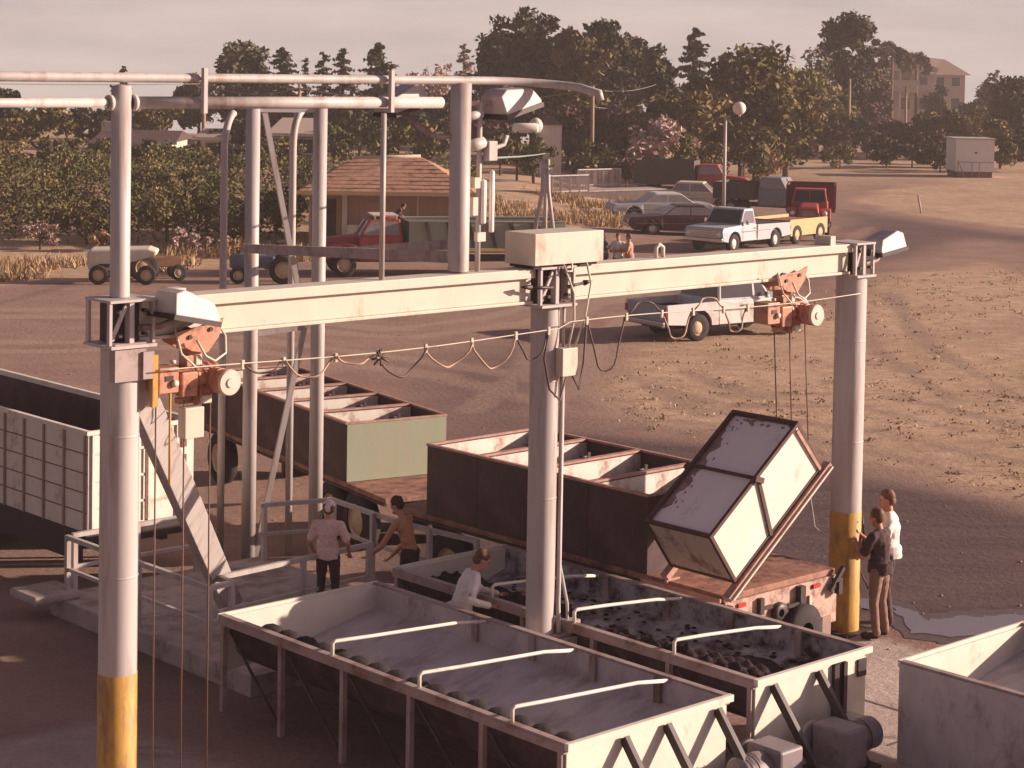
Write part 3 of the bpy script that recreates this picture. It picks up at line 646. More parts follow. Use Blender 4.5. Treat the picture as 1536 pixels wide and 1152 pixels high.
# slant struts and drives at the near ends of the hoppers
for hp, w, xs2 in ((hop1, 2.25, (.75, 1.35, 2.1)), (hop2, 1.85, (.25, 1.0))):
    for x in xs2: part('end_strut', MB().bar((x, -.03, 1.0), (x+.03, -.75, .06), .06, .09), darkmetal, hp)
part('end_channel', MB().bx(1.26, 1.32, -.06, -.013, .45, 1.02).bx(1.42, 1.48, -.06, -.013, .45, 1.02).bx(1.32, 1.42, -.03, -.013, .45, 1.02), darkmetal, hop2)
part('end_cover', MB().bx(1.2, 1.62, -.32, -.013, .22, .44), hopper_white, hop2, bevel=.02)
part('drain_slot', MB().bx(1.70, 1.84, -.04, -.013, .80, .99).bx(1.62, 1.76, -.06, -.013, .06, .15), darkmetal, hop2)
grey_m = mat('grey_machine_paint', (.24, .20, .22), .55, .12, 6, dirt=(.12, .08, .08), damt=.3)
def drive(s, t, label, big):
    d = local_thing('gear_drive', label, 'gear motor', s, t, 0, 'gear drives at the hopper ends')
    part('base', MB().bx(-.35, .4, -.28, .25, 0, .18), darkmetal, d, bevel=.01)
    part('gear_case', MB().bx(-.16, .2, -.24, .22, .18, .62).bx(-.22, .26, -.20, .18, .12, .2), grey_m, d, bevel=.03)
    part('motor', MB().lathe([(0, 0), (.15, .0), (.17, .03), (.17, .40), (.14, .44), (0, .46)], 20, Matrix.Translation((-.55 if not big else .16, .0, .42)) @ Matrix.Rotation(PI/2, 4, 'Y')), grey_m, d)
    part('cooling_fin', MB().lathe([(.185, .08), (.185, .1)], 20, Matrix.Translation((-.55 if not big else .16, .0, .42)) @ Matrix.Rotation(PI/2, 4, 'Y')).lathe([(.185, .18), (.185, .2)], 20, Matrix.Translation((-.55 if not big else .16, .0, .42)) @ Matrix.Rotation(PI/2, 4, 'Y')), darkmetal, d)
    part('chain_guard', MB().lathe([(0, 0), (.2, 0), (.2, .07), (0, .07)], 20, Matrix.Translation((-.05, .25, .40)) @ Matrix.Rotation(-PI/2, 4, 'X')), grey_m, d)
    return d
drive(6.55, -3.55, 'grey gear motor between slant struts at the end of the middle hopper', True)
drive(5.55, -3.5, 'pale topped gear motor in the gap between the two hopper ends', False)

# ------------------------------------------------------------------ flatbed trailers carrying tubs
def wheel_mesh(R_, w):
    ty = MB().lathe([(R_*.58, -w/2), (R_*.9, -w/2), (R_, -w*.36), (R_, w*.36), (R_*.9, w/2), (R_*.58, w/2)], 26).mesh('tyre')
    rm = MB().lathe([(R_*.58, -w*.42), (R_*.5, w*.30), (R_*.2, w*.36), (0, w*.42)], 22).lathe([(R_*.58, w*.42), (R_*.5, w*.2), (R_*.2, w*.3), (0, w*.36)], 22).mesh('rim')
    return ty, rm
WMESH = {}
def wheel(parent, loc, R_, w, rim=chrome, axis='y'):
    k = (round(R_, 3), round(w, 3), rim.name)
    if k not in WMESH:
        ty, rm = wheel_mesh(R_, w); ty.materials.append(rubber); rm.materials.append(rim); WMESH[k] = (ty, rm)
    ty, rm = WMESH[k]
    o = bpy.data.objects.new('wheel', ty); COL.objects.link(o); o.parent = parent; WM[o.name] = WM[parent.name]
    o.matrix_local = Matrix.Translation(loc) @ Matrix.Rotation(PI/2 if loc[1] < 0 else -PI/2, 4, 'X')
    i = bpy.data.objects.new('rim', rm); COL.objects.link(i); i.parent = o
    return o
tan_rim = mat('tan_wheel_rim', (.50, .38, .27), .6, .15, 10)
white_rim = mat('white_wheel_rim', (.62, .55, .50), .5, .1, 10)
def flatbed(s, t, rz, w, L, z, label, skirt):
    f = local_thing('flatbed_trailer', label, 'trailer', s, t, 0, 'flatbed grape trailers at the hoppers', rz)
    part('deck', MB().bx(0, w, 0, L, z-.08, z), deck_m, f, bevel=.008)
    part('side_rail', MB().bx(-.02, .03, .0, L, z-.115, z-.081).bx(w-.03, w+.02, .0, L, z-.115, z-.081), skirt, f)
    part('chassis_beam', MB().bx(w*.28, w*.34, .1, L, z-.27, z-.085).bx(w*.66, w*.72, .1, L, z-.27, z-.085).bx(.1, w-.1, L*.5, L*.5+.1, z-.4, z-.09), darkmetal, f)
    for y in (1.0, 1.9, L-1.2):
        for x in (.12, w-.12): wheel_y = wheel_at(f, (x, y, .45), .45, .24, x < w/2)
    return f
def wheel_at(parent, loc, R_, w, left):
    k = (R_, w, 'trl')
    if k not in WMESH:
        ty, rm = wheel_mesh(R_, w); ty.materials.append(rubber); rm.materials.append(tan_rim); WMESH[k] = (ty, rm)
    ty, rm = WMESH[k]
    o = bpy.data.objects.new('wheel', ty); COL.objects.link(o); o.parent = parent; WM[o.name] = WM[parent.name]
    o.matrix_local = Matrix.Translation(loc) @ Matrix.Rotation(-PI/2 if left else PI/2, 4, 'Y')
    i = bpy.data.objects.new('rim', rm); COL.objects.link(i); i.parent = o
    return o
def tub(M, w, L, h, outer, label, group, residue=True):
    t = thing('grape_tub', label, 'tub', M=M, group=group); e = .03
    part('shell', MB().bx(0, e, 0, L, 0, h).bx(w-e, w, 0, L, 0, h).bx(e, w-e, 0, e, 0, h).bx(e, w-e, L-e, L, 0, h).bx(e, w-e, e, L-e, 0, .03), outer, t)
    q = .004; a = e+.001
    part('shade_lining', MB().bx(a, a+q, a, L-a, .032, h-.02), trailer_dark, t); part('shade_lining', MB().bx(w-a-q, w-a, a, L-a, .032, h-.02), trailer_dark, t)  # dark linings put the shade of the long inner walls into their colour
    part('lining', MB().bx(a+q, w-a-q, a, a+q, .032, h-.02).bx(a+q, w-a-q, L-a-q, L-a, .032, h-.02), tub_in, t)
    part('rim', MB().bx(-.02, e+.01, -.004, L+.004, h, h+.03).bx(w-e-.01, w+.02, -.004, L+.004, h, h+.03).bx(e+.012, w-e-.012, -.004, e+.01, h, h+.028).bx(e+.012, w-e-.012, L-e-.01, L+.004, h, h+.028), tub_rim, t)
    part('lifting_lug', MB().box((w*.52, .015, h+.06), (.05, .03, .09)).tube([(w*.52-.05, .0, h+.05), (w*.52-.16, .05, h+.04)], .018, 6), darkmetal, t)
    if residue: part('residue', MB().bx(e, w-e, e, L-e, .03, .10), must, t)
    return t
fb2 = flatbed(8.1, -.58, 0, 2.15, 6.3, 1.1, 'dark flatbed trailer under the tilted tub with a clear rusty rear deck', trailer_dark)
# rear face of the trailer with couplings, hoses and red lettering worn to stripes
rear = part('rear_panel', MB().bx(.0, 2.15, -.03, -.0, .42, 1.02), mat('dusty_pink_steel', (.50, .34, .28), .7, .15, 4, dirt=(.2, .1, .08), damt=.35, dscale=5), fb2)
part('coupling', MB().box((.0, -.06, .93), (.1, .1, .12)).box((.1, -.1, .9), (.14, .06, .05)), darkmetal, fb2)
part('coupling', MB().box((2.12, -.06, .95), (.14, .08, .08)).bar((1.95, -.09, .85), (2.2, -.09, 1.12), .05).box((2.1, -.1, .88), (.07, .08, .16)), darkmetal, fb2)
part('spare_wheel', MB().lathe([(.12, 0), (.30, .0), (.34, .04), (.34, .14), (.30, .18), (.12, .18)], 24, Matrix.Translation((1.35, -.035, .46)) @ Matrix.Rotation(PI/2, 4, 'X')), rubber, fb2)
part('tool_bracket', MB().box((.62, -.06, .88), (.07, .07, .2)).box((.75, -.05, .84), (.2, .04, .04)).box((1.38, -.07, .9), (.1, .09, .22)).box((1.25, -.08, .80), (.3, .05, .05)).lathe([(.05, 0), (.13, 0), (.13, .06), (.05, .06)], 16, Matrix.Translation((.98, -.04, .74)) @ Matrix.Rotation(PI/2, 4, 'X')).tube([(.55, -.06, .62), (.7, -.09, .52), (.9, -.09, .66), (1.05, -.08, .5)], .022, 8), darkmetal, fb2)
for x_ in (.28, 1.72): part('tail_lamp', MB().box((x_, -.045, .95), (.14, .03, .05)), mat('tail_lamp_red', (.42, .05, .04), .3, .05), fb2)
for x_ in (1.72, 1.95): part('mud_flap', MB().box((x_, -.035, .32), (.17, .015, .4)), mat('dusty_rubber', (.30, .19, .16), .8, .2), fb2)
for x_, z_ in ((.58, .6), (1.6, .78)): part('reflector', MB().box((x_, -.05, z_), (.05, .02, .14)), cream, fb2)
part('hinge_rail', MB().bx(-.05, .03, .02, 1.35, 1.004, 1.06).bx(.16, .22, .1, 1.3, 1.004, 1.05).bx(-.04, .2, .9, .94, 1.062, 1.12), tub_rim, fb2)
names = ['dark grape tub at the far end of the row, its end wall rust streaked', 'dark grape tub second from the far end of the row behind the middle column', 'dark grape tub just right of the middle column in the row', 'dark grape tub right behind the tilted tub']
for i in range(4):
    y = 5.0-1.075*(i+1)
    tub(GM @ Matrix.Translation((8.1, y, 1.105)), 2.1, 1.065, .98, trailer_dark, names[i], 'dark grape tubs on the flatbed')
# second trailer of pale green tubs, their long sides darkened to paint in shade
RZ2 = -.2
fb1 = flatbed(8.62, 6.55, RZ2, 1.75, 7.6, .98, 'flatbed trailer loaded with green ended tubs behind the braced posts', trailer_dark)
MG = Matrix.Translation(W(8.62, 6.55)) @ Matrix.Rotation(TH+RZ2, 4, 'Z')
names = ['dark sided grape tub at the near end with pale green end wall', 'dark grape tub second from the near end of the row behind the posts', 'dark grape tub in the middle of the row behind the posts', 'dark grape tub fourth along behind the white posts', 'dark grape tub at the far left behind the near hoist']
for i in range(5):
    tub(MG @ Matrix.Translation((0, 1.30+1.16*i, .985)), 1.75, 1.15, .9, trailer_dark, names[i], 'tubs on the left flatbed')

part('green_end', MB().bx(0, 1.75, 1.285, 1.298, .99, 1.88), green, fb1)

# ------------------------------------------------------------------ the tilted tub being emptied
AL = .645; s_, t_, z_ = 8.06, -.80, 1.30
wv = U*math.cos(AL)+ZV*math.sin(AL); hv = -U*math.sin(AL)+ZV*math.cos(AL); lv = V
TM = Matrix((wv, lv, hv)).transposed().to_4x4(); TM.translation = W(s_, t_, z_)
tt = thing('grape_tub', 'white panelled grape tub hoisted on its edge and tipping towards the middle hopper', 'tub', M=TM)
w, L, h = 2.0, 1.08, .80; fq = .045
fm = MB()
for x in (0, w-fq):
    for y in (0, L-fq): fm.bx(x, x+fq, y, y+fq, 0, h)
for z in (0, h-fq):
    for y in (0, L-fq): fm.bx(fq, w-fq, y, y+fq, z, z+fq)
    for x in (0, w-fq): fm.bx(x, x+fq, fq, L-fq, z, z+fq)
part('frame', fm, tub_rim if False else mat('rusty_dark_frame', (.085, .04, .035), .7, .3, 8), tt)
part('side_panel', MB().bx(fq, w-fq, .008, .022, fq, h-fq), hopper_white, tt); part('side_panel', MB().bx(fq, w-fq, L-.022, L-.008, fq, h-fq), hopper_white, tt)
part('end_panel', MB().bx(.010, .024, fq, L-fq, fq, h-fq), panel_beige, tt); part('end_panel', MB().bx(w-.024, w-.010, fq, L-fq, fq, h-fq), panel_beige, tt)
part('floor_panel', MB().bx(fq, w-fq, fq, L-fq, .01, .024), panel_beige, tt)
topm = mat('stained_lid', (.74, .68, .70), .5, .05, 2.5, dirt=(.55, .46, .48), damt=.12, dscale=2, bump=.08)
part('lid_panel', MB().bx(fq, w-fq, fq, L-fq, h-.075, h-.06), topm, tt)
st = MB(); r_ = random.Random(11)
pts = []
for k in range(40):
    x = .30+1.5*k/39; pts.append((x, L-fq-.01-(.10+.05*math.sin(k*.7)+r_.uniform(-.02, .03))*math.sin(PI*min(1, k/39*1.05+.02))**.4))
poly = [(.28, L-fq)]+[(x, y) for x, y in pts]+[(1.82, L-fq)]
st.add([(x, y, h-.056) for x, y in poly]+[(x, y, h-.07) for x, y in poly], [tuple(range(len(poly)))]+[(i, (i+1) % len(poly), (i+1) % len(poly)+len(poly), i+len(poly)) for i in range(len(poly))])
for k in range(26):
    x = r_.uniform(.3, 1.9); st.ell((x, L-fq-r_.uniform(.0, .22), h-.058), (r_.uniform(.008, .03), r_.uniform(.006, .02), .012), 6, 4)
for k in range(16): st.ell((w-fq-r_.uniform(0, .10), r_.uniform(.1, L-.1), h-.058), (r_.uniform(.01, .03), r_.uniform(.01, .04), .012), 6, 4)
tag(part('grape_stain', st, mat('stain_purple', (.30, .185, .18), .6, .5, 14), tt), kind='stuff')
part('cross_bar', MB().bx(1.0, 1.03, fq, L-fq, h-.045, h-.01), MATS['rusty_dark_frame'], tt)
part('strap', MB().bar((1.03, -.012, h-.02), (.80, -.012, .02), .055, .02, up=(0, 1, 0)).bar((.97, -.03, h+.03), (1.06, -.03, h-.1), .07, .04, up=(0, 1, 0)), MATS['rusty_dark_frame'], tt)
part('strap', MB().bar((w-.10, -.012, h-.06), (w-.05, -.012, .03), .045, .02, up=(0, 1, 0)), tub_rim, tt)
part('skid_beam', MB().bx(-.22, w+.12, -.05, .06, -.085, -.004).bx(-.15, w+.05, L-.06, L+.05, -.085, -.004), tub_rim, tt)
part('skid_flange', MB().bx(-.2, w+.1, -.085, -.052, -.07, -.045), cream, tt)
part('hook_lug', MB().box((1.0, L+.04, h-.1), (.09, .08, .16)), darkmetal, tt)
# ropes from the far hoist down to the tub
for (px, py0, px1, py1) in ((1161, 482, 1165, 630), (1184, 482, 1187, 634), (1207, 478, 1213, 690)):
    hs_, ht_, hz_ = 9.75, -.1, 4.2
    a = AT(px, py0, W(9.75, -.12).y); b_ = AT(px1, py1, (TM @ Vector((w, L*.5, h*.4))).y)
    part('wire_rope', MB().tube([a, b_], .0085, 6), rope_m, h2, world=True)

# ------------------------------------------------------------------ beige box container on a chassis at the left
cn = local_thing('bin_container', 'beige open top steel container with ribbed side panels at the left edge', 'container', 4.2, 7.6)
cw, cL, z0, z1 = 1.72, 7.4, .92, 2.28
beige_c = mat('container_paint', (.72, .65, .57), .6, .08, 3, dirt=(.42, .28, .20), damt=.14, dscale=2.2)
rustdk = mat('rust_line', (.20, .10, .075), .8, .3, 9)
part('side_wall', MB().bx(0, .03, 0, cL, z0, z1), beige_c, cn); part('side_wall', MB().bx(cw-.03, cw, 0, cL, z0, z1), beige_c, cn)
part('end_wall', MB().bx(.031, cw-.031, 0, .03, z0, z1), beige_c, cn); part('end_wall', MB().bx(.031, cw-.031, cL-.03, cL, z0, z1), beige_c, cn)
part('floor', MB().bx(.032, cw-.032, .032, cL-.032, z0, z0+.04), must, cn)
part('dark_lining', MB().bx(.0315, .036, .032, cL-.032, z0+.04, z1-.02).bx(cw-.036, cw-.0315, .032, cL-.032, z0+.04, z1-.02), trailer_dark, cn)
rb = MB(); sm = MB()
for i in range(14): rb.bx(-.028, -.001, .05+i*.56, .09+i*.56, z0, z1)
for k in range(1, 5): sm.bx(-.010, -.001, .02, cL, z0+k*.272-.007, z0+k*.272+.007)
part('side_rib', rb, mat('container_rib', (.36, .24, .18), .7, .2, 6), cn); part('panel_seam', sm, rustdk, cn)
part('top_rail', MB().bx(-.035, .035, -.03, cL+.03, z1, z1+.06).bx(cw-.035, cw+.035, -.03, cL+.03, z1, z1+.06).bx(.036, cw-.036, -.03, .03, z1, z1+.058), beige_c, cn)
er = MB()
for x in (.05, .95, 1.42): er.bx(x, x+.04, -.03, -.001, z0, z1-.005)
for z in (1.25, 1.62, 2.0): er.bx(.09, 1.42, -.022, -.001, z, z+.035)
part('end_frame', er, beige_c, cn)
part('door_latch', MB().bx(1.5, 1.58, -.035, -.001, 1.95, 2.12).bx(1.5, 1.58, -.035, -.001, 1.68, 1.84).bx(.9, .93, -.04, -.031, 1.0, 2.2), rustdk, cn)
part('chassis', MB().bx(.3, .42, .2, cL, .6, z0-.002).bx(1.3, 1.42, .2, cL, .6, z0-.002).bx(0, cw, .05, .25, .7, z0-.004), darkmetal, cn)
for y in (3.6, 4.6, 6.6):
    for x in (.12, cw-.12): wheel_at(cn, (x, y, .42), .42, .22, x < cw/2)
part('shadow_skirt', MB().bx(-.03, -.012, .1, cL, .5, z0-.002), darkmetal, cn)  # dark strip added to stand in for the shadow under the container
part('lifting_post', MB().tube([(1.3, 1.0, z1), (1.3, 1.0, z1+.22)], .012, 6), cream, cn)

# ------------------------------------------------------------------ vehicles (local x = forward)
def arch(cx, r, n=7, z=.0): return [(cx+r*math.cos(a), z+r*math.sin(a)) for a in np.linspace(PI, 0, n)]
def taper_at(z0, z1, k): return lambda z: 1-(k*min(1, max(0, (z-z0)/(z1-z0))))
def win(mb, a, b, c, d): mb.quad(a, b, c, d)
def greenhouse(root, m, gl, prof, hw, z0, z1, k, pil=.07, post=None):
    """roof with pillars as one solid and the panes a few mm proud of it; prof: rear base, front base, front roof, rear roof (x,z)"""
    tp = taper_at(z0, z1, k); cab = part('cab', MB().prism(prof, -hw, hw, tp), m, root, bevel=.035)
    (xr, zr), (xf, zf), (xF, zF), (xR, zR) = prof
    def P(x, z, sgn, off): return (x, sgn*(hw*tp(z)+off), z)
    lo_, hi = z0+.05, z1-.09
    def xa(z, front): return xr+(xR-xr)*(z-zr)/(zR-zr) if not front else xf+(xF-xf)*(z-zf)/(zF-zf)
    mids = [None] if post is None else post
    for sg in (-1, 1):
        mb = MB(); cuts = [('e', 0)]+[('m', x) for x in (post or [])]+[('e', 1)]
        for i in range(len(cuts)-1):
            def X(c, z, side): return (xa(z, c[1] == 1)+(pil if c[1] == 0 else -pil)) if c[0] == 'e' else c[1]+side*pil*.5
            mb.quad(P(X(cuts[i], lo_, 1), lo_, sg, .004), P(X(cuts[i+1], lo_, -1), lo_, sg, .004), P(X(cuts[i+1], hi, -1), hi, sg, .004), P(X(cuts[i], hi, 1), hi, sg, .004))
        part('side_window', mb, gl, cab)
    for front, nm in ((1, 'windscreen'), (0, 'rear_window')):
        d = (Vector((xF-xf, zF-zf)) if front else Vector((xR-xr, zR-zr))).normalized(); off = .006
        nx_, nz_ = (d.y, -d.x) if front else (-d.y, d.x)
        def Q(z, sg): x = xa(z, front); return (x+nx_*off, sg*(hw*tp(z)-pil*1.1), z+nz_*off)
        part(nm, MB().quad(Q(lo_-.02, -1), Q(lo_-.02, 1), Q(hi+.02, 1), Q(hi+.02, -1)), gl, cab)
    return cab
def bumper(root, x, hw, z, m=chrome): part('bumper', MB().box((x, 0, z), (.10, hw*2, .15)), m, root, bevel=.03)
def pickup(name, loc, rz, m, label, rimm=white_rim, tailgate_shade=None, gl=glass, cb_=-.12, post=None):
    t = thing(name, label, 'pickup truck', loc, rz)
    lowp = [(cb_, .42), (1.02, .42)]+arch(1.52, .45, 9, .40)+[(2.0, .42), (2.36, .48), (2.40, .86), (2.30, 1.02), (1.0, 1.08), (cb_, 1.08)]
    body = part('body', MB().prism(lowp, -.94, .94, taper_at(.8, 1.1, .05)), m, t, bevel=.04)
    greenhouse(t, m, gl, [(cb_+.02, 1.075), (1.05, 1.075), (.62, 1.72), (cb_+.09, 1.72)], .88, 1.075, 1.72, .13, .07, post)
    for s in (-1, 1):
        side = [(-2.62, .50), (-2.0, .46)]+arch(-1.55, .45, 9, .42)+[(-1.0, .42), (cb_-.03, .42), (cb_-.03, 1.06), (-2.66, 1.03)]
        part('bed_side', MB().prism(side, s*.94, s*.86), m, t, bevel=.03)
    part('bed_floor', MB().bx(-2.6, cb_-.04, -.85, .85, .60, .66).bx(-1.95, -1.1, -.85, -.6, .661, .86).bx(-1.95, -1.1, .6, .85, .661, .86), darkmetal, t)
    part('tailgate', MB().bx(-2.68, -2.63, -.84, .84, .55, 1.02), tailgate_shade or m, t, bevel=.02)  # a darker tailgate colour paints in its shade
    part('underbody', MB().bx(-2.4, 2.2, -.55, .55, .32, .58), darkmetal, t)
    bumper(t, 2.44, .95, .52); bumper(t, -2.74, .9, .50)
    gr = MB()
    for k in range(5): gr.box((2.405, 0, .64+k*.055), (.03, 1.3, .028))
    part('grille', gr, chrome, t); 
    for s in (-1, 1):
        part('headlight', MB().lathe([(0, .02), (.09, .015), (.11, 0)], 16, Matrix.Translation((2.40, s*.74, .74)) @ Matrix.Rotation(PI/2, 4, 'Y')), bulb, t)
        part('tail_light', MB().box((-2.69, s*.88, .82), (.04, .10, .20)), MATS['tail_lamp_red'], t, bevel=.01)
        part('side_trim', MB().bx(-1.05, 1.0, s*.941, s*.95, .80, .83), chrome, t)
        part('door_handle', MB().box((.05, s*.955, .93), (.12, .02, .03)), chrome, t)
        part('door_seam', MB().bx(-.06, -.05, s*.936, s*.9425, .48, 1.02).bx(.93, .94, s*.936, s*.9425, .48, 1.02), darkmetal, t)
        part('mirror', MB().box((.75, s*1.02, 1.18), (.05, .13, .18)), chrome, t, bevel=.01)
    for x in (1.52, -1.55):
        for s in (-1, 1): wheel(t, (x, s*.82, .37), .37, .22, rimm)
    return t
def sedan(loc, rz, m, label, roofm=None, style=0, rimm=chrome):
    t = thing('parked_car', label, 'car', loc, rz, 'cars parked in front of the lamp post')
    low = [(-2.45, .45), (-2.0, .34)]+arch(-1.45, .40, 8, .33)+[(-1.0, .30), (1.0, .30)]+arch(1.45, .40, 8, .33)+[(2.0, .34), (2.5, .42), (2.52, .68), (2.4, .82), (1.0, .90), (-1.1, .92), (-2.4, .86), (-2.52, .7)]
    part('body', MB().prism(low, -.92, .92, taper_at(.6, .92, .07)), m, t, bevel=.05)
    pr = [(-1.55, .90), (1.0, .88), (.32, 1.36), (-.85, 1.36)] if style == 0 else [(-1.25, .90), (.95, .88), (.40, 1.40), (-.95, 1.40)]
    greenhouse(t, roofm or m, glass_l, pr, .84, .88, pr[2][1], .16, .05, [-.25])
    part('underbody', MB().bx(-2.2, 2.2, -.6, .6, .24, .5), darkmetal, t)
    bumper(t, 2.54, .9, .46); bumper(t, -2.54, .9, .48)
    for s in (-1, 1):
        part('headlight', MB().lathe([(0, .02), (.08, .015), (.10, 0)], 12, Matrix.Translation((2.52, s*.68, .64)) @ Matrix.Rotation(PI/2, 4, 'Y')), bulb, t)
        part('tail_light', MB().box((-2.52, s*.7, .68), (.04, .25, .1)), MATS['tail_lamp_red'], t)
        part('side_trim', MB().bx(-2.2, 2.2, s*.925, s*.932, .55, .575), chrome, t)
        part('door_handle', MB().box((-.3, s*.925, .78), (.12, .03, .03)), chrome, t)
        for x in (-1.45, 1.45): wheel(t, (x, s*.80, .33), .33, .2, rimm)
    return t
def oldtruck(loc, rz, m, label, bedm, bed='box', gl=glass, bedl=3.2, bh=1.3, name='farm_truck', group=None):
    t = thing(name, label, 'truck', loc, rz, group)
    part('hood', MB().prism([(.9, .55), (2.25, .55), (2.32, .75), (2.30, 1.18), (2.1, 1.30), (.9, 1.42)], -.52, .52, taper_at(.9, 1.4, .25)), m, t, bevel=.09, seg=3)
    for s in (-1, 1):
        fp = [(.75, .62), (1.0, .60)]+[(1.5+.52*math.cos(a), .55+.52*math.sin(a)) for a in np.linspace(PI*.93, PI*.05, 9)]+[(2.3, .62), (2.28, .82), (2.0, 1.10), (1.5, 1.20), (1.1, 1.1), (.75, .8)]
        part('fender', MB().prism(fp, s*.50, s*.98), m, t, bevel=.06, seg=3)
        part('headlight', MB().lathe([(0, .03), (.09, .02), (.11, -.05), (.05, -.12)], 14, Matrix.Translation((2.26, s*.72, 1.0)) @ Matrix.Rotation(PI/2, 4, 'Y')), bulb, t)
    part('cab_body', MB().prism([(-.55, .55), (.95, .55), (.98, 1.42), (-.55, 1.42)], -.84, .84, taper_at(.9, 1.42, .04)), m, t, bevel=.05)
    greenhouse(t, m, gl, [(-.53, 1.41), (.97, 1.41), (.60, 2.0), (-.46, 2.0)], .80, 1.41, 2.0, .14, .09)
    part('windscreen_bar', MB().bar((.99, 0, 1.45), (.66, 0, 1.94), .04), m, t)
    gr = MB()
    for k in range(7): gr.box((2.33, 0, .72+k*.06), (.03, .62-.03*abs(k-3), .025))
    part('grille', gr, chrome, t); bumper(t, 2.42, .95, .5)
    part('chassis', MB().bx(-.6-bedl, 2.1, -.42, .42, .48, .66), darkmetal, t)
    x1, x0 = -.66, -.66-bedl
    if bed == 'box':
        part('cargo_box', MB().bx(x0, x1, -1.1, -1.05, .85, .85+bh).bx(x0, x1, 1.05, 1.1, .85, .85+bh).bx(x0, x0+.05, -1.05, 1.05, .85, .85+bh).bx(x1-.05, x1, -1.05, 1.05, .85, .85+bh).bx(x0+.05, x1-.05, -1.05, 1.05, .85, .91), bedm, t)
        rb_ = MB()
        for k in range(6):
            x = x0+.15+k*(bedl-.3)/5
            part('box_rib', MB().bx(x-.03, x+.03, -1.13, -1.101, .85, .85+bh), bedm, t); part('box_rib', MB().bx(x-.03, x+.03, 1.101, 1.13, .85, .85+bh), bedm, t)
    elif bed == 'flat':
        part('flat_bed', MB().bx(x0, x1, -1.1, 1.1, .86, .98), bedm, t, bevel=.01)
    for x in (1.5, x0+.9):
        for s in (-1, 1): wheel(t, (x, s*.82, .42), .42, .24, tan_rim)
    return t
def heading(a, b): d = Vector(b)-Vector(a); return math.atan2(d.y, d.x)
lt_blue = mat('pale_blue_paint', (.40, .42, .46), .4, .05, 3); white_car = mat('white_car_paint', (.64, .61, .60), .35, .06, 3, dirt=(.46, .37, .32), damt=.22, dscale=1.4)
shade_side = mat('tailgate_shade_paint', (.30, .31, .36), .4, .08, 3); maroon = mat('maroon_paint', (.07, .02, .028), .3, .1, 3)  # first colour puts shade into the white pickup's tailgate
gr_blue = mat('silver_blue_paint', (.36, .36, .39), .4, .08, 3); cream_car = mat('cream_car_paint', (.60, .53, .43), .4, .06, 3)
red_t = mat('faded_red_paint', (.36, .055, .05), .5, .12, 4, dirt=(.2, .06, .05), damt=.25); dkred = mat('dark_red_boards', (.15, .028, .03), .7, .2, 5)
dkgrn = mat('dark_grey_green', (.075, .062, .055), .7, .2, 5); bluegrey = mat('blue_grey_cab', (.20, .215, .24), .5, .1, 4)
ytan = mat('yellow_tan_boards', (.52, .36, .17), .7, .15, 5)
ra = G(1044, 512); fa = G(1154, 502)
mid_ = (ra+fa)/2; hd = heading(ra, fa)-R(3)
pk = pickup('pickup_truck', (mid_.x+.25*math.cos(hd)-.82*math.sin(hd), mid_.y+.25*math.sin(hd)+.82*math.cos(hd), 0), hd, white_car, 'white pickup parked on the dirt just behind the gantry beam', tan_rim, shade_side, cb_=-.85, post=[.42])
ra = G(1152, 372); fa = G(1102, 378); mid_ = (ra+fa)/2; hd = heading(ra, fa)-R(2)
pickup('pickup_truck', (mid_.x-.8*math.cos(hd+PI/2)*-1*.0+.75*math.sin(hd), mid_.y-.75*math.cos(hd), 0), hd, white_car if False else lt_blue, 'pale blue pickup facing the camera beside the yellow flatbed', white_rim)
sedan(G(1022, 352), R(186), maroon, 'dark maroon sedan parked between the pale blue pickup and a silver car', None, 0)
sedan(G(988, 330), R(190), gr_blue, 'silver blue sedan with white roof behind the dark maroon one', white_car, 0)
sedan(G(1044, 312), R(-12), cream_car, 'cream rounded sedan parked behind the silver blue one', None, 1)
p = LOC(1062, 113, 0); oldtruck((p.x, p.y, 0), R(-14), red_t, 'red truck with tall dark cargo box at the back of the lot', dkgrn, 'box', glass_l, 3.4, 1.35, group='old farm trucks in the lot')
p = G(1222, 352); oldtruck((p.x, p.y+1.6, 0), R(-100), red_t, 'old red truck facing the camera with boxed dark red bed', dkred, 'box', glass, 3.0, 1.25, group='old farm trucks in the lot')
p = LOC(1160, 101, 0); oldtruck((p.x, p.y, 0), R(-28), bluegrey, 'blue grey truck with dark box parked just left of the old red truck', dkgrn, 'box', glass_l, 2.2, .85, group='old farm trucks in the lot')
# yellow farm flatbed
p = G(1185, 364); hd = R(-128)
yf = thing('farm_wagon', 'yellow tan flatbed wagon with rusty bed beside the pale blue pickup', 'wagon', (p.x, p.y+.8, 0), hd)
part('bed', MB().bx(-1.7, 1.5, -.95, .95, .84, .92), deck_m, yf)
part('side_board', MB().bx(-1.7, 1.5, .951, .99, .35, 1.05).bx(-1.7, 1.5, -.99, -.951, .6, 1.05), ytan, yf); part('head_board', MB().bx(1.501, 1.54, -.95, .95, .55, 1.02), dkred, yf)
part('chassis', MB().bx(-1.6, 1.7, -.4, .4, .5, .82), darkmetal, yf)
for x in (.9, -1.1):
    for s in (-1, 1): wheel(yf, (x, s*.92, .40), .40, .2, tan_rim)
# small white utility trailer behind the lamp post
p = G(1089, 300)
ut = thing('utility_trailer', 'small white box trailer behind the lamp post', 'trailer', (p.x, p.y+.5, 0), R(-6))
part('box', MB().bx(-.95, .85, -.5, .5, .45, .95), white_car, ut, bevel=.02); part('lid', MB().bx(-.97, 1.0, -.52, .52, .955, 1.0), white, ut); part('tow_bar', MB().bar((.9, 0, .5), (1.7, 0, .45), .08), darkmetal, ut)
for s in (-1, 1): wheel(ut, (0, s*.56, .3), .3, .16, tan_rim)
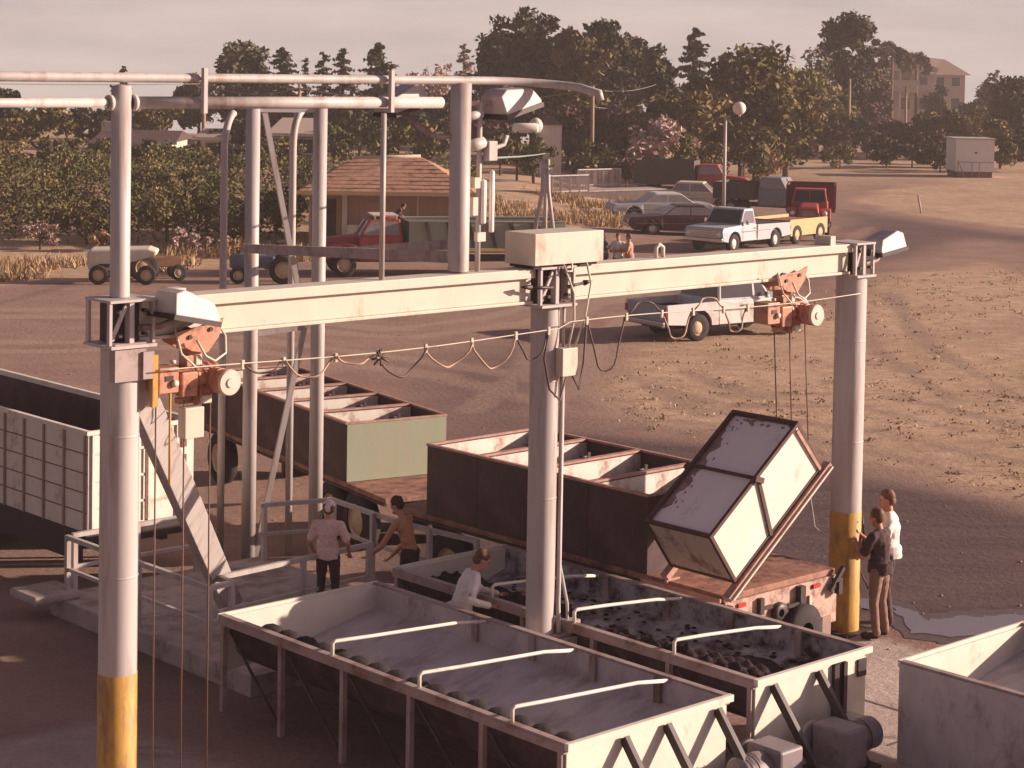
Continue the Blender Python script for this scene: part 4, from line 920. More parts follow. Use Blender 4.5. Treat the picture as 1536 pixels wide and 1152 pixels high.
# red truck with green tank bed seen through the pipe frame
p = G(565, 414); hd = R(192)
rt = oldtruck((p.x+.2, p.y+.6, 0), hd, red_t, 'red cab truck with pale green sided tank seen through the pipe frame', darkmetal, 'flat', glass_l, 5.8, 1.2, group='old farm trucks in the lot')
tk = MB().prism([(-6.3, 1.0), (-.72, 1.0), (-.72, 1.92), (-6.3, 1.92)], 1.0, 1.04).prism([(-6.3, 1.0), (-.72, 1.0), (-.72, 1.92), (-6.3, 1.92)], -1.04, -1.0).bx(-6.3, -6.26, -1, 1, 1, 1.92).bx(-.76, -.72, -1, 1, 1, 1.92)
part('green_tank', tk, green, rt); part('tank_end', MB().bx(-.72, -.68, -1.0, 1.0, 1.0, 1.95), dkgrn, rt)
rbm = MB(); slm = MB()
for k in range(7):
    x = -6.1+k*.75
    for s in (-1, 1): rbm.prism([(x, 1.0), (x+.10, 1.0), (x+.34, 1.92), (x+.22, 1.92)], s*1.041, s*1.12)
part('tank_rib', rbm, dkgrn, rt)
part('bed_edge', MB().bx(-6.4, -.7, 1.05, 1.12, .9, 1.02).bx(-6.4, -.7, -1.12, -1.05, .9, 1.02), ytan, rt); part('tank_rail', MB().bx(-6.3, -.7, .98, 1.06, 1.925, 1.96).bx(-6.3, -.7, -1.06, -.98, 1.925, 1.96), white, rt)
part('roof_rack', MB().bx(-.4, .5, -.7, .7, 2.1, 2.14).bx(-.35, -.3, -.7, -.65, 2.0, 2.1).bx(.4, .45, -.7, -.65, 2.0, 2.1).bx(-.35, -.3, .65, .7, 2.0, 2.1).bx(.4, .45, .65, .7, 2.0, 2.1), cream, rt)
part('front_panel', MB().box((2.46, 0, .72), (.05, 1.5, .26)), white_car, rt)
# old cart and tractor at the far left
p = G(178, 424)
cv = thing('vineyard_cart', 'cream bodied cart parked by the dry bank at the far left', 'cart', (p.x, p.y, 0), R(6))
part('body', MB().prism([(-.95, .45), (.2, .45), (.35, .7), (1.25, .95), (1.3, 1.1), (1.0, 1.2), (-.9, 1.15), (-1.0, 1.0)], -.55, .55), mat('cream_faded', (.60, .55, .45), .6, .1, 4), cv, bevel=.08, seg=3)
part('seat', MB().box((-.3, 0, .86), (.5, .9, .14)).box((-.3, -.56, .62), (.6, .02, .12)), darkmetal, cv, bevel=.03); part('axle', MB().cyl((-.55, -.6, .35), (-.55, .6, .35), .04), darkmetal, cv)
for x in (-.6, .95):
    for s in (-1, 1): wheel(cv, (x, s*.62, .32), .32, .14, tan_rim)
p = G(232, 420)
tr_ = thing('old_tractor', 'small rusty tractor with spoked pale wheel beside the cream cart', 'tractor', (p.x, p.y, 0), R(20))
part('body', MB().box((.3, 0, .62), (1.2, .36, .34)).box((-.3, 0, .7), (.5, .4, .5)), mat('rust_brown', (.22, .11, .07), .8, .3, 8), tr_, bevel=.04); part('steering_wheel', MB().tube([(.0, 0, .9), (-.2, 0, 1.15)], .02, 6).lathe([(.14, -.01), (.16, 0), (.14, .01)], 16, Matrix.Translation((-.22, 0, 1.17))), darkmetal, tr_)
for s in (-1, 1): wheel(tr_, (-.45, s*.45, .48), .48, .2, tan_rim); wheel(tr_, (.75, s*.35, .27), .27, .14, tan_rim)
# small blue tractor seen under the tie beam
p = G(412, 424)
bt = thing('farm_tractor', 'small dark blue tractor with roll frame seen between the white posts', 'tractor', (p.x, p.y, 0), R(5))
part('hood', MB().box((-.75, 0, .72), (1.5, .6, .42)).box((-.1, 0, .62), (.5, .7, .3)), mat('dusty_blue_paint', (.10, .12, .17), .5, .15, 5), bt, bevel=.06)
part('roll_frame', MB().tube([(.1, -.35, .7), (.12, -.35, 1.35), (.12, .35, 1.35), (.1, .35, .7)], .04, 8).tube([(.5, -.35, .7), (.45, -.35, 1.35), (.45, .35, 1.35), (.5, .35, .7)], .04, 8).bx(.08, .5, -.37, .37, 1.35, 1.39), darkmetal, bt); part('seat', MB().box((.35, 0, .82), (.4, .4, .1)).box((.5, 0, 1.0), (.08, .4, .3)), darkmetal, bt)
for s in (-1, 1): wheel(bt, (.3, s*.5, .48), .48, .22, tan_rim); wheel(bt, (-1.2, s*.4, .28), .28, .15, tan_rim)

# ------------------------------------------------------------------ lamp post, tripod, ramp rails
p = G(1085, 327)
lp_ = thing('lamp_post', 'slim white lamp post with a round frosted globe on a short arm', 'lamp post', (p.x, p.y, 0), R(5))
part('pole', MB().tube([(0, 0, 0), (0, 0, 5.05)], [.10, .075], 14), white, lp_); part('arm', MB().tube([(0, 0, 4.9), (.4, 0, 5.0), (.68, 0, 5.12)], .025, 8), darkmetal, lp_)
part('globe', MB().ell((.68, 0, 5.45), (.33, .33, .33), 24, 14), bulb, lp_); part('globe_neck', MB().tube([(.68, 0, 5.02), (.68, 0, 5.15)], [.05, .1], 12), white, lp_)
p = AT(815, 400, 70); p.z = 0
tp_ = thing('tripod_mast', 'pale steel tripod mast rising behind the cover box', 'mast', (p.x, p.y, 0))
zt_ = AT(818, 230, 70).z
part('head', MB().box((.03, 0, zt_-.1), (.24, .2, .22)).box((.03, .0, zt_-.45), (.3, .24, .1)), white, tp_)
for x, y in ((-.62, -.4), (.55, -.5), (.05, .6)): part('leg', MB().tube([(x, y, 0), (x*.18+.03, y*.18, zt_-1.3), (.03+x*.12, y*.12, zt_-.2)], .07, 8), white, tp_)
lad = MB()
for k in range(8): lad.bar((-.10, -.09, zt_-1.35+k*.14), (.14, -.09, zt_-1.35+k*.14), .03)
part('rung', lad, white, tp_); part('pulley', MB().box((.2, -.05, zt_-.62), (.14, .14, .16)), cream, tp_)
wr = MB(); a = AT(725, 238, W(4.7, 0).y); b_ = p+Vector((0, 0, zt_)); wr.tube([a, a.lerp(b_, .33)-ZV*.02, a.lerp(b_, .66)-ZV*.02, b_], .018, 6)
single('span_cable', wr, mat('verdigris_cable', (.20, .24, .22), .6), 'thin teal grey cable running from the meter box to the tripod mast', 'cable')
p0 = LOC(822, 116, 0); p1 = LOC(930, 122, 0)
rw = MB(); a = G(835, 300); 
def wallseg(mb, a, b, h, th):
    a, b = Vector(a), Vector(b); d = (b-a).normalized(); nn = Vector((-d.y, d.x, 0))*th/2
    for q in ((a, b),): mb.add([q[0]-nn, q[1]-nn, q[1]+nn, q[0]+nn]+[v+ZV*h for v in (q[0]-nn, q[1]-nn, q[1]+nn, q[0]+nn)], [(0, 1, 2, 3), (7, 6, 5, 4), (0, 4, 5, 1), (1, 5, 6, 2), (2, 6, 7, 3), (3, 7, 4, 0)])
    return mb
ra_, rb2 = LOC(760, 104, 0), LOC(985, 110, 0)
rmp = thing('loading_ramp', 'low dark ramp with pale picket guard rail left of the parked cars', 'ramp', ra_)
part('ramp_wall', wallseg(MB(), ra_, rb2, .75, 1.6), mat('dark_ramp_block', (.11, .075, .07), .9, .25, 3), rmp, world=True)
part('ramp_top', wallseg(MB(), ra_+ZV*.752, rb2+ZV*.752, .05, 1.7), concrete, rmp, world=True)
def picket(mb, a, b, z0, z1, n):
    a, b = Vector(a), Vector(b)
    mb.bar(a+ZV*z1, b+ZV*z1, .08, .06); mb.bar(a+ZV*(z0+.1), b+ZV*(z0+.1), .06, .05)
    for i in range(n+1):
        q = a.lerp(b, i/n); mb.bar(q+ZV*z0, q+ZV*z1, .05 if i % 6 else .1)
    return mb
f1a, f1b = LOC(812, 103, 0), LOC(882, 105, 0); part('guard_rail', picket(MB(), f1a, f1b, .80, 1.72, 30), white, rmp, world=True)
f2a, f2b = LOC(866, 111, 0), LOC(930, 113, 0); part('guard_rail', picket(MB(), f2a, f2b, .70, 1.66, 30), white, rmp, world=True)
p = G(1382, 320); single('marker_stake', MB().tube([(p.x, p.y, 0), (p.x-.2, p.y, .95)], .05, 8), white, 'short leaning white stake beside the curved dirt road', 'stake')

# ------------------------------------------------------------------ buildings
def xyz(px, py, Y): return AT(px, py, Y)
# yard office with tiled roof
Yo = 79.; e0 = AT(452, 292, Yo); e1 = AT(668, 286, Yo); rz_ = 0
of = thing('office_building', 'low board sided yard office with terracotta tiled roof behind the pipe frame', 'building', (e0.x+1.35, Yo, 0), R(2))
wx = 5.2; hz = 2.35
part('wall', MB().bx(-.95, wx, .6, 6, 0, hz), board, of)
part('side_wall', MB().bx(-1.05, -.96, .2, 6.2, 0, hz-.02), stucco, of)
roofp = [(-1.5, -.5, hz-.02), (wx+.4, -.5, hz-.02), (wx+.4, 6.6, hz-.02), (-1.5, 6.6, hz-.02)]
ridge = [(.6, 3.05, hz+1.15), (3.3, 3.05, hz+1.25)]
rf = MB(); v_ = roofp+ridge; rf.add(v_, [(0, 1, 5, 4), (1, 2, 5), (2, 3, 4, 5), (3, 0, 4), (3, 2, 1, 0)])
ro_ = part('roof', rf, roof_tile, of)
tl = MB()
for k in range(1, 9):
    f_ = k/9.3; a = Vector(roofp[0]).lerp(Vector(ridge[0]), f_); b_ = Vector(roofp[1]).lerp(Vector(ridge[1]), f_); tl.bar(a+ZV*.012, b_+ZV*.012, .06, .035)
part('tile_course', tl, roof_tile, ro_); part('ridge_cap', MB().tube([ridge[0], ridge[1]], .09, 8), mat('pale_ridge', (.55, .42, .33), .8, .2, 8), ro_)
part('fascia', MB().bx(-1.52, wx+.42, -.54, -.501, hz-.13, hz+.03), trim_y, of)
part('doorway', MB().bx(-.75, .0, .57, .599, 0, 2.0), mat('dark_doorway', (.05, .035, .03), .9, .2), of)
part('door_post', MB().bx(.25, .45, .3, .58, 0, hz-.03), cream, of); part('door_post', MB().bx(wx-.2, wx, .4, .58, 0, hz-.03), cream, of); part('counter', MB().bx(.46, 2.0, .1, .58, 0, 1.0), cream, of)
part('window', MB().bx(1.0, 2.1, .57, .598, 1.1, 1.9), board, of); part('batten', MB().bx(3.2, 3.27, .54, .598, .2, hz-.05).bx(4.9, 4.95, .55, .598, .2, hz-.05), cream, of)
part('bench', MB().bx(2.4, 5.1, -.2, .4, .82, .90).bx(2.5, 2.6, .0, .2, 0, .82).bx(4.9, 5.0, 0, .2, 0, .82), white, of)
ju = MB(); r_ = random.Random(5)
for k in range(10): x = 2.6+k*.26; ju.box((x, .1, .98), (r_.uniform(.08, .22), .2, r_.uniform(.08, .2)))
part('bench_clutter', ju, darkmetal, of)
part('side_window', MB().bx(-1.075, -1.052, 2.4, 3.4, 1.0, 2.0), glass, of)
def house(name, label, px0, px1, Y, py_ridge, py_eave, depth, wall, roof, rz=0, hip=.25, chim=None, windows=3, group=None):
    a = LOC(px0, Y); b_ = LOC(px1, Y); w = (b_-a).length; zr = AT(px0, py_ridge, Y).z-a.z; ze = AT(px0, py_eave, Y).z-a.z
    ze = max(ze, 1.6); zr = max(zr, ze+.5)
    h = thing(name, label, 'house', a, rz, group)
    part('wall', MB().bx(.3, w-.3, .3, depth-.3, -.2, ze), wall, h)
    rv = [(0, 0, ze), (w, 0, ze), (w, depth, ze), (0, depth, ze), (w*hip, depth/2, zr), (w*(1-hip), depth/2, zr)]
    rf_ = part('roof', MB().add(rv, [(0, 1, 5, 4), (1, 2, 5), (2, 3, 4, 5), (3, 0, 4), (3, 2, 1, 0)]), roof, h)
    part('fascia', MB().bx(-.04, w+.04, -.05, -.002, ze-.16, ze+.03), white, h)
    for k in range(windows):
        x = w*(k+.6)/(windows+.2); f_ = part('window', MB().bx(x-.55, x+.55, .26, .298, .8, min(1.9, ze-.25)), white, h); part('pane', MB().bx(x-.47, x+.47, .245, .258, .88, min(1.82, ze-.32)), glass, f_)
    if chim: part('chimney', MB().bx(w*chim-.3, w*chim+.3, depth*.4, depth*.4+.5, ze, zr+.5), cream, rf_)
    return h
house('ranch_house', 'long low house with dark red brown roof above the vineyard at the left', 134, 264, 116, 197, 214, 7, cream, roof_dark, hip=.04, chim=.08, windows=5)
house('farm_house', 'small house with pale hipped roof behind the white posts', 398, 478, 120, 178, 200, 6, mat('sage_wall', (.17, .18, .14), .8, .1), mat('pale_roof', (.46, .36, .31), .8, .1), hip=.2)
house('garden_shed', 'small pale shed in the trees just left of the far dirt bank', 292, 345, 122, 196, 206, 4, cream, mat('pale_roof2', (.40, .31, .28), .8, .1), hip=.1, windows=1)
house('cottage', 'small pale cottage half hidden in bushes left of the utility pole', 1184, 1240, 210, 166, 180, 6, cream, mat('pale_roof3', (.42, .33, .29), .8, .1), hip=.15, windows=2)
# hilltop mansion
Ym = 270.; a = LOC(1320, Ym, 0); sc1 = Ym/FPX
mn = thing('mansion', 'large two storey house with balcony and tiled wing on the rise at the right', 'house', (a.x, a.y, 0), R(5))
def mz(py): return AT(1385, py, Ym).z
zb = 1.0
mwall = mat('mansion_wall', (.36, .29, .275), .8, .12, 2)
part('wall', MB().bx(0, 7.2, .8, 9, 0, mz(110)).bx(7.2, 12.5, 3, 9, 0, mz(112)), mwall, mn)
part('upper_storey', MB().bx(3.0, 6.0, 2.2, 7, mz(110)+.02, mz(88)), mwall, mn)
part('balcony_deck', MB().bx(-.2, 7.4, -.9, .79, mz(138), mz(134)), mwall, mn); part('eave', MB().bx(-.3, 7.5, -1, .9, mz(108), mz(103)), mwall, mn)
co = MB()
for x in (0, 2.4, 4.8, 7.2): co.bx(x-.13, x+.13, -.85, -.6, zb, mz(108))
part('veranda_column', co, white, mn); bl = MB()
for k in range(50): bl.bx(-.1+k*.15, -.05+k*.15, -.84, -.8, mz(134), mz(128))
bl.bx(-.15, 7.35, -.86, -.78, mz(128), mz(127)); part('balustrade', bl, white, mn)
part('roof', MB().add([(-.5, -1, mz(103)), (7.7, -1, mz(103)), (7.7, 9.3, mz(103)), (-.5, 9.3, mz(103)), (1.6, 4, mz(90)), (6.0, 4, mz(90))], [(0, 1, 5, 4), (1, 2, 5), (2, 3, 4, 5), (3, 0, 4), (3, 2, 1, 0)]), roof_dark, mn)
part('turret_roof', MB().add([(2.7, 1.9, mz(88)), (6.3, 1.9, mz(88)), (6.3, 7.3, mz(88)), (2.7, 7.3, mz(88)), (4.5, 4.6, mz(78))], [(0, 1, 4), (1, 2, 4), (2, 3, 4), (3, 0, 4), (3, 2, 1, 0)]), roof_tile, mn)
part('wing_roof', MB().add([(7.25, 2.4, mz(112)), (13.2, 2.4, mz(112)), (13.2, 9.6, mz(112)), (7.25, 9.6, mz(112)), (8.5, 6, mz(86)), (10.5, 6, mz(88))], [(0, 1, 5, 4), (1, 2, 5), (2, 3, 4, 5), (3, 0, 4), (3, 2, 1, 0)]), mat('tan_roof', (.30, .21, .17), .85, .15, 3), mn)
for x in (1.2, 3.6, 6.0, 9.0, 11.2):
    y = .8 if x < 7 else 3
    for z0_, z1_ in ((mz(130), mz(114)), (mz(166), mz(146))):
        f_ = part('window', MB().bx(x-.7, x+.7, y-.06, y-.002, z0_, z1_), white, mn); part('pane', MB().bx(x-.58, x+.58, y-.08, y-.062, z0_+.12, z1_-.12), glass, f_)
part('chimney', MB().bx(1.4, 2.0, 4, 4.6, mz(94), mz(80)), mwall, mn)
# white shed at the right edge
p = LOC(1433, 141, 0)
sh = thing('storage_shed', 'plain white storage shed with dark base at the right edge', 'shed', (p.x, p.y, 0), R(0))
zt2 = AT(1433, 209, 141).z; zb2 = .42
part('wall', MB().bx(0, 2.7, 0, 3.2, zb2, zt2), mat('shed_white', (.72, .70, .70), .6, .05, 3), sh); part('flat_roof', MB().bx(-.1, 2.8, -.1, 3.3, zt2+.002, zt2+.09), white, sh); part('base', MB().bx(.1, 2.6, .1, 3.1, 0, zb2-.002), rustdk, sh)
part('stair_rail', MB().bar((.1, -.25, .4), (.1, -.25, 1.2), .05).bar((.6, -.25, 0), (.1, -.25, 1.2), .05).bar((1.1, -.25, 0), (1.1, -.25, 1.1), .05).bar((1.6, -.25, 0), (1.6, -.25, 1.1), .05).bar((.1, -.25, 1.1), (2.6, -.25, 1.1), .05), mat('grey_rail', (.30, .27, .27), .6), sh); part('vent', MB().box((1.4, -.02, 1.75), (.14, .03, .14)), darkmetal, sh)
# white tank and dish by the hedge
p = LOC(787, 112); 
wt = thing('storage_tank', 'small horizontal white tank beyond the hedge right of the far mast', 'tank', (p.x, p.y, p.z), R(4))
zt3 = AT(787, 192, 112).z-p.z
part('shell', MB().lathe([(0, -.75), (.2, -.72), (.28, -.6), (.28, .6), (.2, .72), (0, .75)], 18, Matrix.Translation((0, 0, zt3)) @ Matrix.Rotation(PI/2, 4, 'Y')), bulb, wt); part('cradle', MB().bx(-.5, -.4, -.2, .2, 0, zt3-.2).bx(.4, .5, -.2, .2, 0, zt3-.2), darkmetal, wt)
p = LOC(824, 118)
ds = thing('garden_store', 'small white gabled store with round drum beside the white tank', 'shed', (p.x-.6, p.y, p.z), R(8)); z3 = AT(824, 176, 118).z-p.z
part('wall', MB().bx(0, 1.3, 0, 1.5, 0, z3-.45), white, ds); part('roof', MB().prism([(-.15, z3-.45), (1.45, z3-.45), (.65, z3)], -.1, 1.6), roof_dark, ds); part('drum', MB().ell((-.3, -.3, z3-.5), (.42, .42, .48), 14, 8), cream, ds)

# ------------------------------------------------------------------ utility poles and wires
def upole(px, Y, top, label, arms=1, m=wood):
    p = LOC(px, Y); zt_ = AT(px, top, Y).z
    t = thing('utility_pole', label, 'utility pole', p, R(rnd.uniform(-8, 8)), 'utility poles beyond the yard'); h = zt_-p.z
    part('pole', MB().tube([(0, 0, 0), (0, 0, h)], [.16, .10], 10), m, t)
    for k in range(arms):
        part('cross_arm', MB().box((0, -.12, h-.3-k*.6), (1.5, .1, .11)), wood, t)
    return Vector((p.x, p.y, zt_-.25))
pl = [upole(887, 128, 128, 'thin utility pole in front of the dark conifers in the centre'), upole(995, 150, 116, 'utility pole beside the narrow cypress'), upole(448, 126, 126, 'utility pole behind the tall white posts'), upole(305, 132, 120, 'utility pole seen near the left pipe clamp'), upole(1272, 175, 118, 'bare pale utility pole in front of the dark slope below the mansion', 0), upole(1236, 200, 88, 'tall utility pole left of the big dark tree at the right'), upole(1357, 190, 122, 'pole carrying a small white sign in front of the mansion', 0)]
p = pl[6]; single('sign_board', MB().box((p.x, p.y-.2, p.z+.1), (2.4, .08, .55)).box((p.x+.5, p.y-.2, p.z-.5), (.9, .08, .6)), cream, 'blank pale sign board on the pole before the mansion', 'sign')
def wire(a, b, sag, label):
    pts = [a.lerp(b, k/14)-ZV*sag*4*(k/14)*(1-k/14) for k in range(15)]
    single('overhead_wire', MB().tube(pts, .022, 5), mat('wire_grey', (.24, .19, .18), .6), label, 'wire', 'overhead wires along the tree line')
wire(pl[3], pl[2], .5, 'overhead wire between the two poles behind the left masts'); wire(pl[2], pl[0], .9, 'overhead wire from the pole behind the white posts to the centre pole'); wire(pl[0], pl[1], .4, 'overhead wire from the centre pole to the pole by the cypress'); wire(pl[0]-ZV*1.1, pl[1]-ZV*1.0, .5, 'lower overhead wire between the centre pole and the pole by the cypress'); wire(pl[3], Vector((-60, 110, 7)), .6, 'overhead wire leaving the left pole towards the left edge')

# ------------------------------------------------------------------ foliage
def leaf_mesh(name, C_, size, tone, r, flat=0.):
    N = len(C_); n_ = r.normal(size=(N, 3)); n_[:, 2] = n_[:, 2]*(1-flat)+flat*2; n_ /= np.linalg.norm(n_, axis=1)[:, None]
    a = np.cross(n_, r.normal(size=(N, 3))); a /= np.linalg.norm(a, axis=1)[:, None]+1e-9; b_ = np.cross(n_, a)
    s = (size*(.6+.8*r.rand(N)))[:, None] if np.isscalar(size) else size[:, None]
    asp = (.55+.5*r.rand(N))[:, None]
    vs = np.stack([C_-a*s*.5, C_+b_*s*.32*asp-a*s*.05, C_+a*s*.5, C_-b_*s*.32*asp+a*s*.05], 1).reshape(-1, 3)
    me = bpy.data.meshes.new(name); me.vertices.add(4*N); me.vertices.foreach_set('co', vs.ravel().astype(np.float32))
    me.loops.add(4*N); me.loops.foreach_set('vertex_index', np.arange(4*N, dtype=np.int32))
    me.polygons.add(N); me.polygons.foreach_set('loop_start', np.arange(0, 4*N, 4, dtype=np.int32)); me.polygons.foreach_set('loop_total', np.full(N, 4, np.int32))
    me.update(); me.validate()
    at = me.attributes.new('tone', 'FLOAT', 'FACE'); at.data.foreach_set('value', np.clip(tone, 0, 1).astype(np.float32))
    return me
def crown_points(kind, w, h, n, r):
    if kind in ('conifer', 'thin'):
        nb = int(max(34, h*8)); pts = []; tone = []
        for k in range(nb):
            u = (k+r.rand())/nb; rad = w*.62*(1-u)**.8*(.7+.45*r.rand())+.10*min(w, 2); az = r.rand()*6.28; t_ = r.rand()*.7
            m = max(4, int(n/nb*(.4+1.2*(1-u))*(1.5 if kind == 'conifer' else .9)))
            q = r.rand(m)**.6; sp_ = rad*.26*(.4+q)
            x = q*rad*math.cos(az)+r.normal(size=m)*sp_; y = q*rad*math.sin(az)+r.normal(size=m)*sp_; z = u*h-q*rad*.22+r.normal(size=m)*.05*h/nb*4
            pts.append(np.stack([x, y, z], 1)); tone.append(np.full(m, t_)+.3*r.rand(m))
        return np.concatenate(pts), np.concatenate(tone)
    if kind == 'bare':
        pts = []; tone = []
        for k in range(40):
            az = r.rand()*6.28; el = .5+r.rand()*.9; L_ = h*(.5+.5*r.rand()); q = .25+.75*r.rand(int(n/40))
            d = np.array([math.cos(az)*math.cos(el)*w/h*.9, math.sin(az)*math.cos(el)*w/h*.9, math.sin(el)])
            p = q[:, None]*d*L_+r.normal(size=(len(q), 3))*.03*h; pts.append(p); tone.append(np.full(len(q), .3+.5*r.rand())+.2*r.rand(len(q)))
        return np.concatenate(pts), np.concatenate(tone)
    if kind == 'palm':
        pts = []; tone = []
        for k in range(26):
            az = r.rand()*6.28; el = -.5+r.rand()*1.6; q = np.linspace(.05, 1, int(n/26)); L_ = w/2
            p = np.stack([q*L_*math.cos(az)*math.cos(el), q*L_*math.sin(az)*math.cos(el), h*.5+q*L_*math.sin(el)-.6*L_*q**2], 1)+r.normal(size=(len(q), 3))*.03*w; pts.append(p); tone.append(np.full(len(q), r.rand()))
        return np.concatenate(pts), np.concatenate(tone)
    # clumped crown; 'round' broad, 'column' narrow
    nc = int(max(16, min(70, w*h*1.3))); pts = []; tone = []
    ph = r.rand(4)*6.28
    for k in range(nc):
        d = r.normal(size=3); d /= np.linalg.norm(d); q = r.rand()**.45*(.82+.26*math.sin(3*math.atan2(d[1], d[0])+ph[0])*(1-abs(d[2]))+.12*math.sin(5*d[2]+ph[1]))
        c = d*q*np.array([w*.46, w*.46, h*.46])+np.array([0, 0, h*.5]); c[2] = max(c[2], h*.06)
        if kind == 'column': c[0] *= 1-.35*abs(c[2]/h-.4); c[1] *= 1-.35*abs(c[2]/h-.4)
        m = int(n/nc*(.5+r.rand())); cr_ = (.13+.10*r.rand())*min(w, h)
        g_ = r.normal(size=(m, 3)); g_ /= np.linalg.norm(g_, axis=1)[:, None]; g_ *= (r.rand(m)**.5*cr_)[:, None]; g_[:, 2] *= .75
        pts.append(c+g_); tone.append(np.full(m, r.rand()*.75)+.3*r.rand(m))
    return np.concatenate(pts), np.concatenate(tone)
tseed = [0]
def tree(kind, px, Y, top, wpx, fm_, label, cb=.08, n=None, leaf=None, name='tree', cat='tree', group=None, z=None):
    tseed[0] += 1; r = np.random.RandomState(100+tseed[0]); p = LOC(px, Y, z); h = max(.6, AT(px, top, Y).z-p.z); w = wpx*Y/FPX
    t = thing(name, label, cat, p, 0, group)
    ch = h*(1-cb); n = n or int(min(14000, max(1500, w*ch*150)))
    if kind == 'palm': ch = w*.8
    P_, T_ = crown_points(kind, w, ch, n, r); P_[:, 2] += h-ch
    P_[:, 2] = np.maximum(P_[:, 2], .04)
    lf = leaf or (.42 if Y > 110 else .3)
    me = leaf_mesh('crown', P_, lf*min(1.2, max(.6, math.sqrt(w*ch)/5)), T_, r, .2 if kind == 'conifer' else 0)
    part('crown', me, fm_, t)
    tk = MB(); rr = max(.05, min(.45, h*.028))
    lean = r.normal()*.04*h
    hk = .93 if kind in ('conifer', 'thin', 'palm') else .55
    tk.tube([(0, 0, -.1), (lean*.2, 0, h*.3*hk/.55 if kind not in ('conifer', 'thin', 'palm') else h*.3), (lean*.3 if hk < .9 else 0, 0, h*hk)], [rr, rr*.75, rr*.25], 8)
    if kind in ('round', 'bare', 'column'):
        for k in range(5 if kind != 'bare' else 14):
            a = r.rand()*6.28; q = Vector((lean*.2, 0, h*(.2+.3*r.rand()))); e = Vector((math.cos(a)*w*.3, math.sin(a)*w*.3, h*((.42+.22*r.rand()) if kind != 'bare' else (.6+.3*r.rand())))); tk.tube([q, q.lerp(e, .5)+Vector((0, 0, -.05*h)), e], [rr*.5, rr*.33, rr*.1], 6)
    part('trunk', tk, bark, t)
    return t
